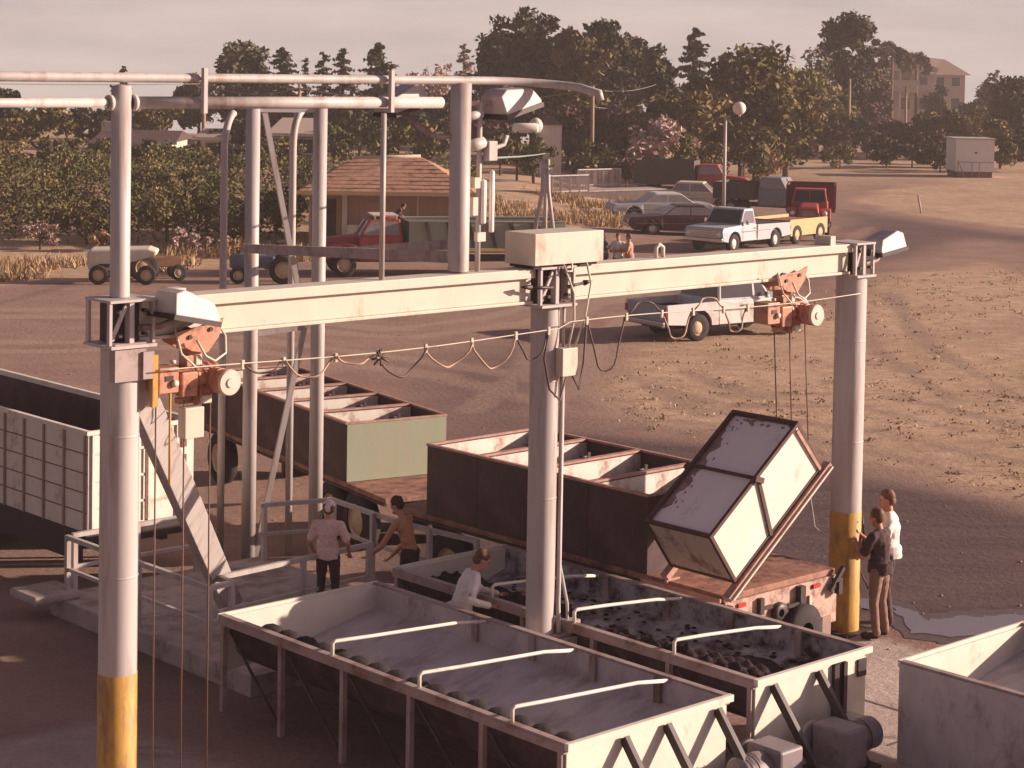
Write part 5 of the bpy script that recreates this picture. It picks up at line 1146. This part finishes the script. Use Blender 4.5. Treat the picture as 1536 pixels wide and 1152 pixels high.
TR = [
 ('conifer', 182, 138, 99, 34, F_dark, 'small dark conifer whose tip shows above the upper pipe by the near mast'),
 ('round', 150, 128, 152, 130, F_dark, 'broad dark tree behind the ranch house at the far left'),
 ('round', 60, 120, 150, 140, F_olive, 'bushy olive tree at the left edge beyond the vineyard'),
 ('round', -10, 125, 120, 150, F_dark, 'tall dark tree beyond the vineyard, leftmost in view'),
 ('round', 298, 150, 112, 120, F_dark, 'dark spreading tree behind the left pipe clamp'),
 ('round', 240, 140, 140, 70, F_olive, 'low olive tree between the near mast and the left clamp'),
 ('round', 366, 155, 48, 100, F_dark, 'tall dense dark tree above the pipes, left of centre'),
 ('conifer', 421, 158, 72, 62, F_dark, 'dark conifer just right of the tall dense dark tree'),
 ('thin', 456, 160, 86, 28, F_dark, 'thin small conifer tip between two darker conifers'),
 ('conifer', 484, 160, 78, 36, F_dark, 'narrow brownish conifer left of the pointed conifer'),
 ('conifer', 513, 158, 72, 48, F_dark, 'pointed dark conifer left of the right pipe clamp'),
 ('conifer', 568, 156, 66, 78, F_dark, 'broad dark conifer behind the right pipe clamp'),
 ('round', 618, 170, 94, 60, F_pink, 'pale hazy tree between the right clamp and the far mast'),
 ('bare', 655, 168, 84, 64, F_pink, 'twiggy bare tree left of the far mast'),
 ('thin', 694, 165, 66, 40, F_pink, 'sparse brown conifer rising behind the far mast'),
 ('round', 350, 124, 165, 90, F_dark, 'dark rounded tree behind the pale garden shed'),
 ('round', 500, 122, 172, 100, F_green, 'green rounded tree above the office, left one'),
 ('round', 575, 120, 168, 105, F_green, 'green rounded tree above the office ridge'),
 ('round', 645, 122, 170, 110, F_olive, 'olive rounded tree above the office, right one by the far mast'),
 ('round', 445, 128, 150, 110, F_dark, 'dark tree behind the pale hipped roof house'),
 ('round', 540, 135, 135, 120, F_dark, 'dark tree behind the green rounded trees'),
 ('round', 630, 138, 135, 120, F_dark, 'dark tree behind the olive tree by the far mast'),
 ('round', 745, 150, 8, 95, F_dark, 'tall dark tree at the left end of the dark central grove'),
 ('round', 800, 152, -8, 112, F_dark, 'tall dark tree second from the left in the central grove'),
 ('round', 855, 150, 4, 105, F_olive, 'brownish tall tree in the middle of the central grove'),
 ('round', 905, 152, -10, 108, F_dark, 'tall dark tree in the right half of the central grove'),
 ('round', 948, 158, 18, 84, F_dark, 'dark tree at the right end of the central grove'),
 ('column', 988, 148, 36, 66, F_dark, 'narrow dark cypress right of the central grove'),
 ('thin', 1038, 165, 44, 66, F_dark, 'sparse layered conifer against the sky right of the cypress'),
 ('round', 690, 150, 128, 120, F_olive, 'olive tree filling in behind the far mast'), ('round', 410, 150, 128, 130, F_dark, 'dark tree below the dark conifer left of centre'), ('round', 480, 152, 130, 120, F_dark, 'dark tree under the narrow brownish conifer'),
 ('round', 210, 142, 146, 110, F_olive, 'olive tree filling in behind the near mast'), ('round', 100, 150, 158, 130, F_olive, 'low olive tree at the far left behind the dark one'), ('round', 760, 140, 120, 120, F_dark, 'dark tree standing below the left of the central grove'), ('round', 860, 140, 112, 130, F_olive, 'brown tree standing below the middle of the central grove'), ('round', 1000, 140, 130, 110, F_olive, 'olive tree at the foot of the cypress'),
 ('round', 1225, 178, 120, 90, F_olive, 'olive tree under the bare forked tree'), ('round', 1400, 200, 164, 90, F_dark, 'dark tree hiding the foot of the mansion'), ('round', 1330, 210, 172, 90, F_dark, 'dark tree at the lower left corner of the mansion'), ('round', 1270, 172, 168, 110, F_dark, 'dark tree behind the hedge in the middle of the slope'), ('round', 1360, 176, 178, 110, F_red, 'dark reddish tree on the slope below the mansion'),
 ('round', 720, 128, 150, 100, F_red, 'dark reddish tree right of the far mast'),
 ('round', 850, 132, 140, 140, F_red, 'dark tree mass below the central grove'),
 ('round', 930, 132, 145, 120, F_red, 'dark tree left of the pink bush'),
 ('round', 1112, 136, 58, 190, F_olive, 'largest brown olive oak behind the parked trucks'),
 ('round', 1056, 130, 128, 120, F_olive, 'olive tree at the left foot of the largest oak'),
 ('round', 1178, 138, 98, 120, F_olive, 'olive tree at the right side of the largest oak'),
 ('round', 1110, 128, 165, 110, F_olive, 'leafy brown tree below the largest oak'),
 ('round', 1195, 175, 80, 100, F_lime, 'yellow green tree top right of the largest oak'),
 ('bare', 1223, 185, 62, 60, F_dark, 'bare forked tree by the tall utility pole'),
 ('round', 1270, 190, -12, 92, F_dark, 'big dark tree left of the mansion'),
 ('round', 1312, 215, 48, 44, F_olive, 'olive tree with drooping top beside the mansion'),
 ('palm', 1336, 235, 52, 60, F_olive, 'palm rising in front of the mansion roof'),
 ('round', 1404, 245, 116, 44, F_dark, 'dark tree standing before the middle of the mansion'),
 ('palm', 1372, 245, 70, 46, F_olive, 'second smaller palm near the mansion turret'),
 ('round', 1300, 205, 112, 90, F_red, 'dark tree below the big tree left of the mansion'),
 ('round', 1245, 180, 140, 90, F_olive, 'low olive tree beside the bare utility pole'),
 ('round', 1416, 172, 152, 84, F_olive, 'olive bushy tree below the mansion wing'),
 ('round', 1462, 168, 158, 76, F_olive, 'olive bushy tree behind the white shed'),
 ('round', 1458, 225, 128, 66, F_dark, 'dark tree in front of the mansion wing'),
 ('round', 1530, 180, 110, 110, F_dark, 'dark tree beyond the white shed, rightmost in view'),
 ('round', 1490, 230, 104, 60, F_olive, 'olive tree between the mansion wing and the right edge'),
]
for a in TR: tree(a[0], a[1], a[2], a[3], a[4], a[5], a[6], group='trees beyond the yard', cb=.06 if a[0] in ('round', 'column') else .1)
SH = [
 (985, 124, 160, 112, F_pink, 'pinkish grey leafless bush behind the dark cargo box'), (1028, 120, 196, 66, F_lime, 'yellow green bush between the pink bush and the oak'),
 (800, 111, 199, 64, F_green, 'small green shrub in front of the white tank and store'), (750, 116, 196, 90, F_olive, 'olive shrub right of the far mast'), (820, 120, 205, 100, F_olive, 'olive shrub above the picket ramp'), (890, 120, 200, 100, F_green, 'green shrub above the right end of the picket ramp'), (940, 118, 222, 80, F_red, 'dark reddish shrub beside the pink bush'),
 (1075, 122, 200, 80, F_olive, 'olive shrub at the foot of the oak behind the red truck'), (1130, 124, 205, 80, F_olive, 'olive shrub right of the lamp post'), (1255, 165, 180, 90, F_red, 'dark shrub below the pale cottage'), (1310, 200, 142, 60, F_red, 'reddish shrub on the slope left of the mansion'),
 (1350, 172, 176, 100, F_red, 'dark hedge shrub on the slope below the mansion'), (1300, 168, 186, 90, F_dark, 'dark hedge shrub in the middle of the slope'), (1395, 160, 192, 80, F_red, 'dark red shrub left of the white shed'), (1368, 155, 205, 80, F_red, 'lowest dark red shrub left of the white shed'), (1210, 160, 196, 80, F_red, 'dark shrub at the left end of the slope'),
 (1330, 152, 200, 80, F_dark, 'dark low shrub on the flat below the slope, left of the dark red ones'), (1260, 150, 206, 90, F_olive, 'olive low shrub at the left on the flat below the slope'), (1410, 147, 212, 56, F_dark, 'darkest low shrub just left of the white shed'), (1500, 155, 170, 80, F_olive, 'olive shrub behind the right side of the white shed'), (1540, 150, 190, 80, F_dark, 'dark shrub at the right edge past the white shed'),
 (1425, 150, 205, 50, F_red, 'dark shrub touching the white shed'), (1150, 133, 226, 60, F_dry, 'dry straw coloured bush at the foot of the oak'),
]
for px, Y, top, w_, f_, lb in SH: tree('round', px, Y, top, w_, f_, lb, cb=.0, name='shrub', cat='shrub', group='shrubs round the yard')
for k, (px, Y, top, w_, f_) in enumerate([(75, 82, 250, 120, F_olive), (130, 79, 285, 110, F_olive), (185, 84, 240, 120, F_green), (250, 80, 270, 120, F_olive), (310, 83, 248, 110, F_green), (365, 79, 290, 100, F_olive), (415, 84, 255, 90, F_olive), (100, 92, 222, 140, F_green), (220, 94, 218, 130, F_olive), (330, 93, 224, 120, F_green), (20, 86, 240, 140, F_olive), (455, 96, 222, 90, F_green), (60, 77, 330, 90, F_pink), (160, 77, 340, 80, F_dry), (285, 77, 335, 90, F_pink), (350, 76, 350, 60, F_dry)]):
    tree('round', px, Y, top, w_, f_, 'olive green scrub bush among the vines on the left bank' if k < 12 else 'dry pinkish or straw coloured bush at the foot of the left bank', cb=0, name='scrub_bush', cat='bush', group='scrub on the left bank' if k < 12 else 'dry bushes at the foot of the left bank', leaf=.26)
for k, px in enumerate([20, 62, 105, 150, 215, 258, 300, 345, 388, 430]):
    tree('round', px, 110+(k*7) % 5, 196+(k*13) % 14, 74, (F_olive, F_dark, F_green)[k % 3], 'low bush along the far edge of the vineyard below the houses', cb=0, name='hedge_bush', cat='bush', group='bushes along the far edge of the vineyard')
# vineyard: rows of vines on the rise at the left, one mass of leaves nobody could count
r = np.random.RandomState(5); pts = []; tn = []
for row in range(15):
    Y0_ = 80+row*2.1; x0_ = LOC(-60, Y0_).x; x1_ = LOC(452 if Y0_ < 88 else 715, Y0_).x
    if Y0_ < 88: x1_ = LOC(448, Y0_).x
    m = int((x1_-x0_)*(95 if row < 5 else 60)); x = x0_+(x1_-x0_)*r.rand(m)
    hh = 1.15+.45*np.sin(x*1.3+row)+.3*np.sin(x*3.7+row*2.1)+(.25 if row < 3 else 0)
    z = r.rand(m)**.8*hh; y = Y0_+r.normal(size=m)*.42
    tz = np.array([terrain(a, b_) for a, b_ in zip(x, y)])
    pts.append(np.stack([x, y, tz+z+.05], 1)); tn.append(.45*(.5+.5*np.sin(x*2.1+row*1.7))+.5*r.rand(m)+.1*(z/hh))
vm = leaf_mesh('vineyard', np.concatenate(pts), .21, np.concatenate(tn), r)
vo = part('vineyard', vm, F_vine); tag(vo, 'rows of leafy green and brown vines on the rise at the left', 'vineyard', kind='stuff')
# dry grass on the banks and verges
def blades(name, regs, label, h=(.2, .5), mat_=F_dry):
    P_ = []; r = np.random.RandomState(9)
    for poly, n_ in regs:
        w_ = np.array(pxpoly(poly)); mn_, mx_ = w_.min(0), w_.max(0); q = mn_+(mx_-mn_)*r.rand(n_*3, 2); q = q[sdist(q, [tuple(a) for a in w_])+.8*wob(q, .7, 4) > 0][:n_]
        k = wob(q, .9, 6)+.4*wob(q, 2.3, 8) > .12; P_.append(q[k])
    P_ = np.concatenate(P_); N = len(P_); H_ = h[0]+(h[1]-h[0])*r.rand(N); a = r.rand(N)*6.28; wd = .012+.03*r.rand(N)
    tz = np.array([terrain(x, y) for x, y in P_])
    b0 = np.column_stack([P_, tz]); dx = np.stack([np.cos(a)*wd, np.sin(a)*wd, 0*a], 1); up = np.stack([r.normal(size=N)*.12, r.normal(size=N)*.12, H_], 1)
    vs = np.stack([b0-dx, b0+dx, b0+up+dx*.2, b0+up-dx*.2], 1).reshape(-1, 3)
    me = bpy.data.meshes.new(name); me.from_pydata(vs.tolist(), [], np.arange(4*N).reshape(-1, 4).tolist())
    at = me.attributes.new('tone', 'FLOAT', 'FACE'); at.data.foreach_set('value', r.rand(N).astype(np.float32))
    o = part(name, me, mat_); tag(o, label, 'grass', kind='stuff')
blades('dry_grass', [([(230, 420), (480, 408), (480, 370), (240, 375)], 5000), ([(-60, 430), (60, 418), (230, 415), (230, 392), (-60, 395)], 2500), ([(730, 385), (830, 372), (950, 352), (960, 305), (740, 310)], 12000), ([(1110, 262), (1170, 262), (1180, 235), (1120, 230)], 4000)], 'tall dry straw coloured grass along the banks', (.10, .42))

r = np.random.RandomState(31); wp = []
isl = [tuple(a) for a in pxpoly([(900, 560), (940, 640), (1250, 686), (1480, 740), (1700, 780), (1700, 400), (1330, 416), (1000, 505)])]; mn_, mx_ = np.min(isl, 0), np.max(isl, 0)
q = mn_+(mx_-mn_)*r.rand(1500, 2); q = q[(sdist(q, isl) > 0) & (wob(q, .5, 12)+.5*wob(q, 1.9, 3) > -.5)]
for c_ in q:
    m = r.randint(3, 16); wp.append(np.column_stack([c_+r.normal(size=(m, 2))*r.uniform(.06, .22), .01+r.rand(m)*r.uniform(.02, .09)]))
wp = np.concatenate(wp); wme = leaf_mesh('weeds', wp, .07, r.rand(len(wp)), r, .3)
o = part('weeds', wme, foliage('weed_leaves', (.26, .18, .10), (.45, .32, .20))); tag(o, 'low dry weeds sprinkled over the open dirt at the right', 'weeds', kind='stuff')

# ------------------------------------------------------------------ people
def sm_remesh(o, vox, it=4, fold=0.):
    m = o.modifiers.new('join', 'REMESH'); m.mode = 'VOXEL'; m.voxel_size = vox; m.use_smooth_shade = True
    s = o.modifiers.new('relax', 'SMOOTH'); s.iterations = it; s.factor = .5
    dg = bpy.context.evaluated_depsgraph_get(); me = bpy.data.meshes.new_from_object(o.evaluated_get(dg)); o.modifiers.clear(); old = o.data; o.data = me; bpy.data.meshes.remove(old)
    if fold:                                                    # creases in the cloth
        n_ = len(me.vertices); c = np.empty(n_*3, np.float32); me.vertices.foreach_get('co', c); c = c.reshape(-1, 3); q = np.empty(n_*3, np.float32); me.vertices.foreach_get('normal', q); q = q.reshape(-1, 3)
        a = np.sin(c[:, 2]*23+c[:, 1]*31+np.sin(c[:, 0]*17+c[:, 2]*9)*2.5)*np.sin(c[:, 0]*27-c[:, 1]*22+np.sin(c[:, 2]*13)*2.5)+.3*np.sin(c[:, 2]*52+c[:, 0]*47+np.sin(c[:, 1]*30)*2)
        me.vertices.foreach_set('co', (c+q*(a*fold)[:, None]).ravel()); me.update()
def limb(mb, pts, rs, n=12):
    P_ = [Vector(p) for p in pts]
    mb.tube(P_, list(rs), n)
    for p, q in zip(P_, rs): mb.ell(p, (q*1.0, q*1.0, q*1.0), 10, 8)
def person(label, loc, rz, J={}, lean=0., twist=0., shirt=cloth_w, long=False, pants=cloth_d, hair=hair_b, sk=skin, ht=1.75, cap=None, vox=.010, bare=False, hairlen=0, group=None):
    k = ht/1.75
    t = thing('person', label, 'person', loc, rz, group)
    D = dict(pel=(0, 0, .96), wst=(0, 0, 1.10), chs=(.0, 0, 1.30), nek=(.0, 0, 1.47), hed=(.03, 0, 1.63))
    for s, q in ((1, 'l'), (-1, 'r')):
        D.update({'sh'+q: (-.0, .185*s, 1.41), 'el'+q: (-.03, .25*s, 1.13), 'wr'+q: (.10, .24*s, .90), 'hp'+q: (0, .09*s, .93), 'kn'+q: (.03, .11*s, .50), 'an'+q: (-.03, .12*s, .085), 'to'+q: (.15, .15*s, .035)})
    Mx = Matrix.Translation((0, 0, .98)) @ Matrix.Rotation(twist, 4, 'Z') @ Matrix.Rotation(lean, 4, 'Y') @ Matrix.Translation((0, 0, -.98))
    for a in ('wst', 'chs', 'nek', 'hed', 'shl', 'shr', 'ell', 'elr', 'wrl', 'wrr'): D[a] = tuple(Mx @ Vector(D[a]))
    D.update(J); D = {a: Vector(b_)*k for a, b_ in D.items()}
    hd_, nk = D['hed'], D['nek']; up = (hd_-nk).normalized(); fw = Vector((math.cos(twist*.8), math.sin(twist*.8), 0)); fw = (fw-up*fw.dot(up)).normalized(); sd_ = up.cross(fw)
    HM = Matrix((fw, sd_, up)).transposed().to_4x4(); HM.translation = hd_
    B = MB()
    B.ell((0, 0, .035*k), (.092*k, .076*k, .105*k), 18, 14, HM); B.ell((.035*k, 0, -.05*k), (.062*k, .058*k, .065*k), 14, 10, HM)       # skull and jaw
    B.ell((.10*k, 0, .0), (.022*k, .016*k, .026*k), 8, 6, HM); B.ell((.088*k, 0, -.048*k), (.016*k, .028*k, .011*k), 8, 6, HM)          # nose and mouth
    for s in (-1, 1): B.ell((-.005*k, s*.078*k, .0), (.02*k, .014*k, .03*k), 8, 6, HM); B.ell((.082*k, s*.032*k, .04*k), (.014*k, .022*k, .010*k), 8, 6, HM)
    limb(B, [nk-(hd_-nk)*.3, nk, hd_-up*.02*k], [.062*k, .055*k, .052*k])
    def torso(mb, e):
        limb(mb, [D['pel'], D['wst'], D['chs']], [.125*k+e, .120*k+e, .135*k+e])
        sA = (D['shl']-D['shr']).normalized()
        for c, w_, d_, h_ in ((D['chs']+(nk-D['chs'])*.25, .185, .115, .15), (D['wst'], .150, .105, .14), (D['pel'], .165, .115, .12)):
            u_ = (nk-D['pel']).normalized() if c != D['pel'] else Vector((0, 0, 1)); f_ = sA.cross(u_).normalized()
            M_ = Matrix((f_, sA, u_)).transposed().to_4x4(); M_.translation = c; mb.ell((0, 0, 0), (d_*k+e, w_*k+e, h_*k+e), 16, 10, M_)
        limb(mb, [D['shl'], D['nek']-up*.04*k, D['shr']], [.058*k+e, .07*k+e, .058*k+e])
    torso(B, -.012*k)
    for q in 'lr':
        limb(B, [D['sh'+q], D['sh'+q].lerp(D['el'+q], .4), D['el'+q], D['el'+q].lerp(D['wr'+q], .3), D['wr'+q]], [.052*k, .048*k, .038*k, .040*k, .027*k])
        d = (D['wr'+q]-D['el'+q]).normalized(); sd2 = d.cross(Vector((0, 0, 1)) if abs(d.z) < .9 else fw).normalized(); nm = d.cross(sd2); w_ = D['wr'+q]
        HMx = Matrix((d, sd2, nm)).transposed().to_4x4(); HMx.translation = w_
        B.ell((.05*k, 0, 0), (.055*k, .040*k, .018*k), 12, 8, HMx)
        for i, fl in enumerate((.066, .078, .072, .056)):
            y = (-.030+i*.020)*k; c_ = .012*k
            limb(B, [HMx @ Vector((.085*k, y, 0)), HMx @ Vector((.085*k+fl*.5*k, y*1.15, -c_)), HMx @ Vector((.085*k+fl*.85*k, y*1.2, -c_*3.2))], [.0095*k, .009*k, .0075*k], 8)
        limb(B, [HMx @ Vector((.03*k, -.034*k, 0)), HMx @ Vector((.06*k, -.062*k, -.012*k)), HMx @ Vector((.088*k, -.070*k, -.022*k))], [.012*k, .0105*k, .009*k], 8)
        limb(B, [D['hp'+q], D['kn'+q], D['an'+q]], [.075*k, .05*k, .036*k])
        limb(B, [D['an'+q]-ZV*.03*k, D['to'+q]], [.038*k, .028*k])
    b_ = part('body', B, sk, t); sm_remesh(b_, vox*.8, 2)
    ev = MB()
    for s in (-1, 1): ev.ell((.088*k, s*.032*k, .026*k), (.008*k, .013*k, .007*k), 8, 6, HM)
    part('eyes', ev, darkmetal, b_)
    if not bare:
        S = MB(); torso(S, .012*k)
        for q in 'lr':
            if long: limb(S, [D['sh'+q], D['sh'+q].lerp(D['el'+q], .5), D['el'+q], D['wr'+q]], [.070*k, .064*k, .056*k, .042*k])
            else: limb(S, [D['sh'+q], D['sh'+q].lerp(D['el'+q], .72)], [.070*k, .068*k])
        S.tube([D['pel']+ZV*.1*k, D['pel']-ZV*.06*k], [.165*k, .175*k], 18)
        s_ = part('shirt', S, shirt, t); sm_remesh(s_, vox, 3, .0055)
    T_ = MB(); T_.ell(D['pel']-ZV*.03*k, (.128*k, .168*k, .12*k), 16, 10)
    for q in 'lr': limb(T_, [D['hp'+q], D['hp'+q].lerp(D['kn'+q], .5), D['kn'+q], D['kn'+q].lerp(D['an'+q], .4), D['an'+q]+ZV*.01], [.098*k, .085*k, .066*k, .062*k, .056*k])
    p_ = part('trousers', T_, pants, t); sm_remesh(p_, vox, 3, .004)
    for q in 'lr':
        F_ = MB(); a = D['an'+q]; c_ = D['to'+q]; limb(F_, [a-ZV*.02*k, (a+c_)/2-ZV*.012*k, c_], [.046*k, .048*k, .040*k]); o = part('shoe', F_, cloth_d if pants is not cloth_d else darkmetal, t); sm_remesh(o, vox, 1)
    H_ = MB(); H_.ell((-.018*k, 0, .062*k), (.098*k, .088*k, .098*k), 18, 12, HM); H_.ell((-.05*k, 0, .0-hairlen*.5*k), (.062*k, .082*k, (.07+hairlen)*k), 14, 10, HM)
    if cap:
        C_ = MB(); C_.ell((-.012*k, 0, .075*k), (.105*k, .095*k, .09*k), 18, 12, HM); C_.ell((-.09*k, 0, .01*k), (.04*k, .05*k, .05*k), 10, 8, HM); o = part('cap', C_, cap, t); sm_remesh(o, vox, 2)
    o = part('hair', H_, hair, t); sm_remesh(o, vox, 2, .006)
    return t
# white shirt and cloth cap, back to the camera, at the near hopper's far end
p = LOC(491, 25.9, .25); person('person in white short sleeved shirt and pinkish cap seen from behind', p, R(84), dict(ell=(.0, .29, 1.13), wrl=(.16, .26, .97), elr=(-.0, -.30, 1.13), wrr=(.14, -.30, .95)), shirt=cloth_p, pants=cloth_d, cap=mat('cap_cloth', (.70, .55, .54), .9, .2, 30), ht=1.50, hair=hair_b)
# bare backed youth bending by the railing
p = LOC(614, 26.9, 0); person('bare chested person with dark hair bending by the railing, one arm reaching left', p, R(150), dict(ell=(.28, .34, 1.05), wrl=(.52, .30, .88), elr=(.26, -.26, 1.0), wrr=(.42, -.16, .80)), lean=.32, bare=True, pants=cloth_d, hair=hair_d, sk=mat('sunburnt_skin', (.50, .235, .135), .6, .1, 12), ht=1.62)
# man in white long sleeves leaning over between the hoppers
p = W(5.53, 1.35, 0); q = Vector((math.cos(R(15)), math.sin(R(15)), 0))
person('brown haired person in white long sleeves leaning on the rim between the two hoppers', p, R(12), dict(ell=(.32, .30, 1.14), wrl=(.50, .14, 1.12), elr=(.06, -.42, 1.20), wrr=(.30, -.30, 1.10)), lean=.38, shirt=cloth_w, long=True, pants=cloth_b, hair=hair_b, ht=1.72)
hv2 = MB(); a = AT(742, 893, 24.8); b2 = AT(788, 885, 24.3); hv2.tube([a, a.lerp(b2, .5)-ZV*.03, b2], .025, 8); hv2.tube([AT(747, 928, 24.2), AT(783, 893, 24.4)], .03, 8)
single('rake', hv2, wood, 'long handled rake held by the leaning person beside the middle column', 'rake')
# the two at the yellow foot of the far column
p = G(1318, 957); person('person in dark tee shirt and khaki trousers beside the yellow column foot', p, R(140), dict(ell=(.16, .23, 1.12), wrl=(.34, .10, 1.30), elr=(.15, -.23, 1.13), wrr=(.36, -.05, 1.36)), lean=.06, shirt=cloth_d, pants=cloth_k, hair=hair_b, ht=1.70)
p = G(1330, 938); person('taller person in white shirt standing behind the one in the dark tee shirt', p, R(170), dict(ell=(.06, .30, 1.12), wrl=(.24, .22, .98), elr=(.08, -.26, 1.12), wrr=(.30, -.16, 1.02)), shirt=cloth_w, long=True, pants=cloth_d, hair=hair_b, ht=1.82)
pc = MB(); ca = W(11.38, -.12, 1.62); hx = AT(1303, 812, W(11.5, 0).y-.2)
pc.tube([ca, ca+Vector((.03, -.05, -.35)), ca+Vector((-.02, -.06, -.8)), ca+Vector((.1, -.08, -1.05)), ca+Vector((.26, -.08, -.95)), ca+Vector((.30, -.06, -.6)), hx+Vector((.02, 0, -.1)), hx], .013, 6)
single('control_cable', pc, darkmetal, 'black control cable looping from the yellow column foot to the person in dark', 'cable')
pb_ = MB().box(W(11.30, -.2, 1.54), (.12, .1, .1)); 
single('hanging_rope', MB().tube([AT(1214, 735, 27.0), AT(1222, 790, 26.9), AT(1242, 808, 26.7), AT(1262, 795, 26.5), W(11.2, -.22, 1.5)], .010, 6), cream, 'thin pale rope drooping from the tilted tub to the yellow column', 'rope')
# the far group and the one on the truck bed
for px, dx_, lb, sh_, pn, rz0 in ((905, 0, 'distant person in dark blue at the left of the group by the cover box', cloth_b, cloth_d, 200), (926, .1, 'distant person in pale shirt with folded arms in the middle of the far group', cloth_w, cloth_d, 260), (943, -.1, 'distant person in tan top at the right of the far group', mat('tan_top', (.46, .26, .19), .9, .1), cloth_d, 170)):
    p = LOC(px, 68.6+dx_, 0); person(lb, p, R(rz0), dict(wrl=(.22, -.02, 1.18), wrr=(.20, .04, 1.14), ell=(.06, .27, 1.12), elr=(.06, -.27, 1.12)), shirt=sh_, pants=pn, ht=1.72, vox=.022, sk=skin, hair=hair_b, group='people standing far behind the cover box')
p = AT(592, 352, 71.5); person('distant person crouching on the tank truck behind its cab', (p.x, p.y, 1.0), R(10), dict(ell=(.3, .25, 1.15), wrl=(.5, .2, 1.05)), lean=.5, shirt=cloth_d, pants=cloth_b, ht=1.5, vox=.022, hair=hair_d)

# loose stones and clods on the dirt
r_ = np.random.RandomState(21); sb = MB(); 
for k in range(420):
    px, py = r_.uniform(-20, 1560), 420+700*r_.rand()**1.3; q = G(px, py)
    if -3.4 < ST(q)[1] < 7.5 and 2.8 < ST(q)[0] < 10.5: continue
    a = r_.uniform(.010, .030); sb.ell((q.x, q.y, a*.2), (a, a*r_.uniform(.6, 1), a*.6), 6, 4)
o = part('loose_stones', sb, mat('stone_grey', (.33, .24, .20), .9, .3, 3)); tag(o, 'scattered small stones and clods on the yard dirt', 'stones', kind='stuff')

# ------------------------------------------------------------------ the hazy late afternoon air
hm = bpy.data.materials.new('haze_air'); hm.use_nodes = True; ht_ = hm.node_tree; ht_.nodes.clear()
ho = ht_.nodes.new('ShaderNodeOutputMaterial'); pv = ht_.nodes.new('ShaderNodeVolumePrincipled')
pv.inputs['Color'].default_value = (.92, .80, .78, 1); pv.inputs['Density'].default_value = .00058; pv.inputs['Anisotropy'].default_value = .0
ht_.links.new(pv.outputs[0], ho.inputs['Volume'])
o = part('haze', MB().bx(-400, 400, -90, 450, -62, 16), hm); tag(o, kind='stuff')
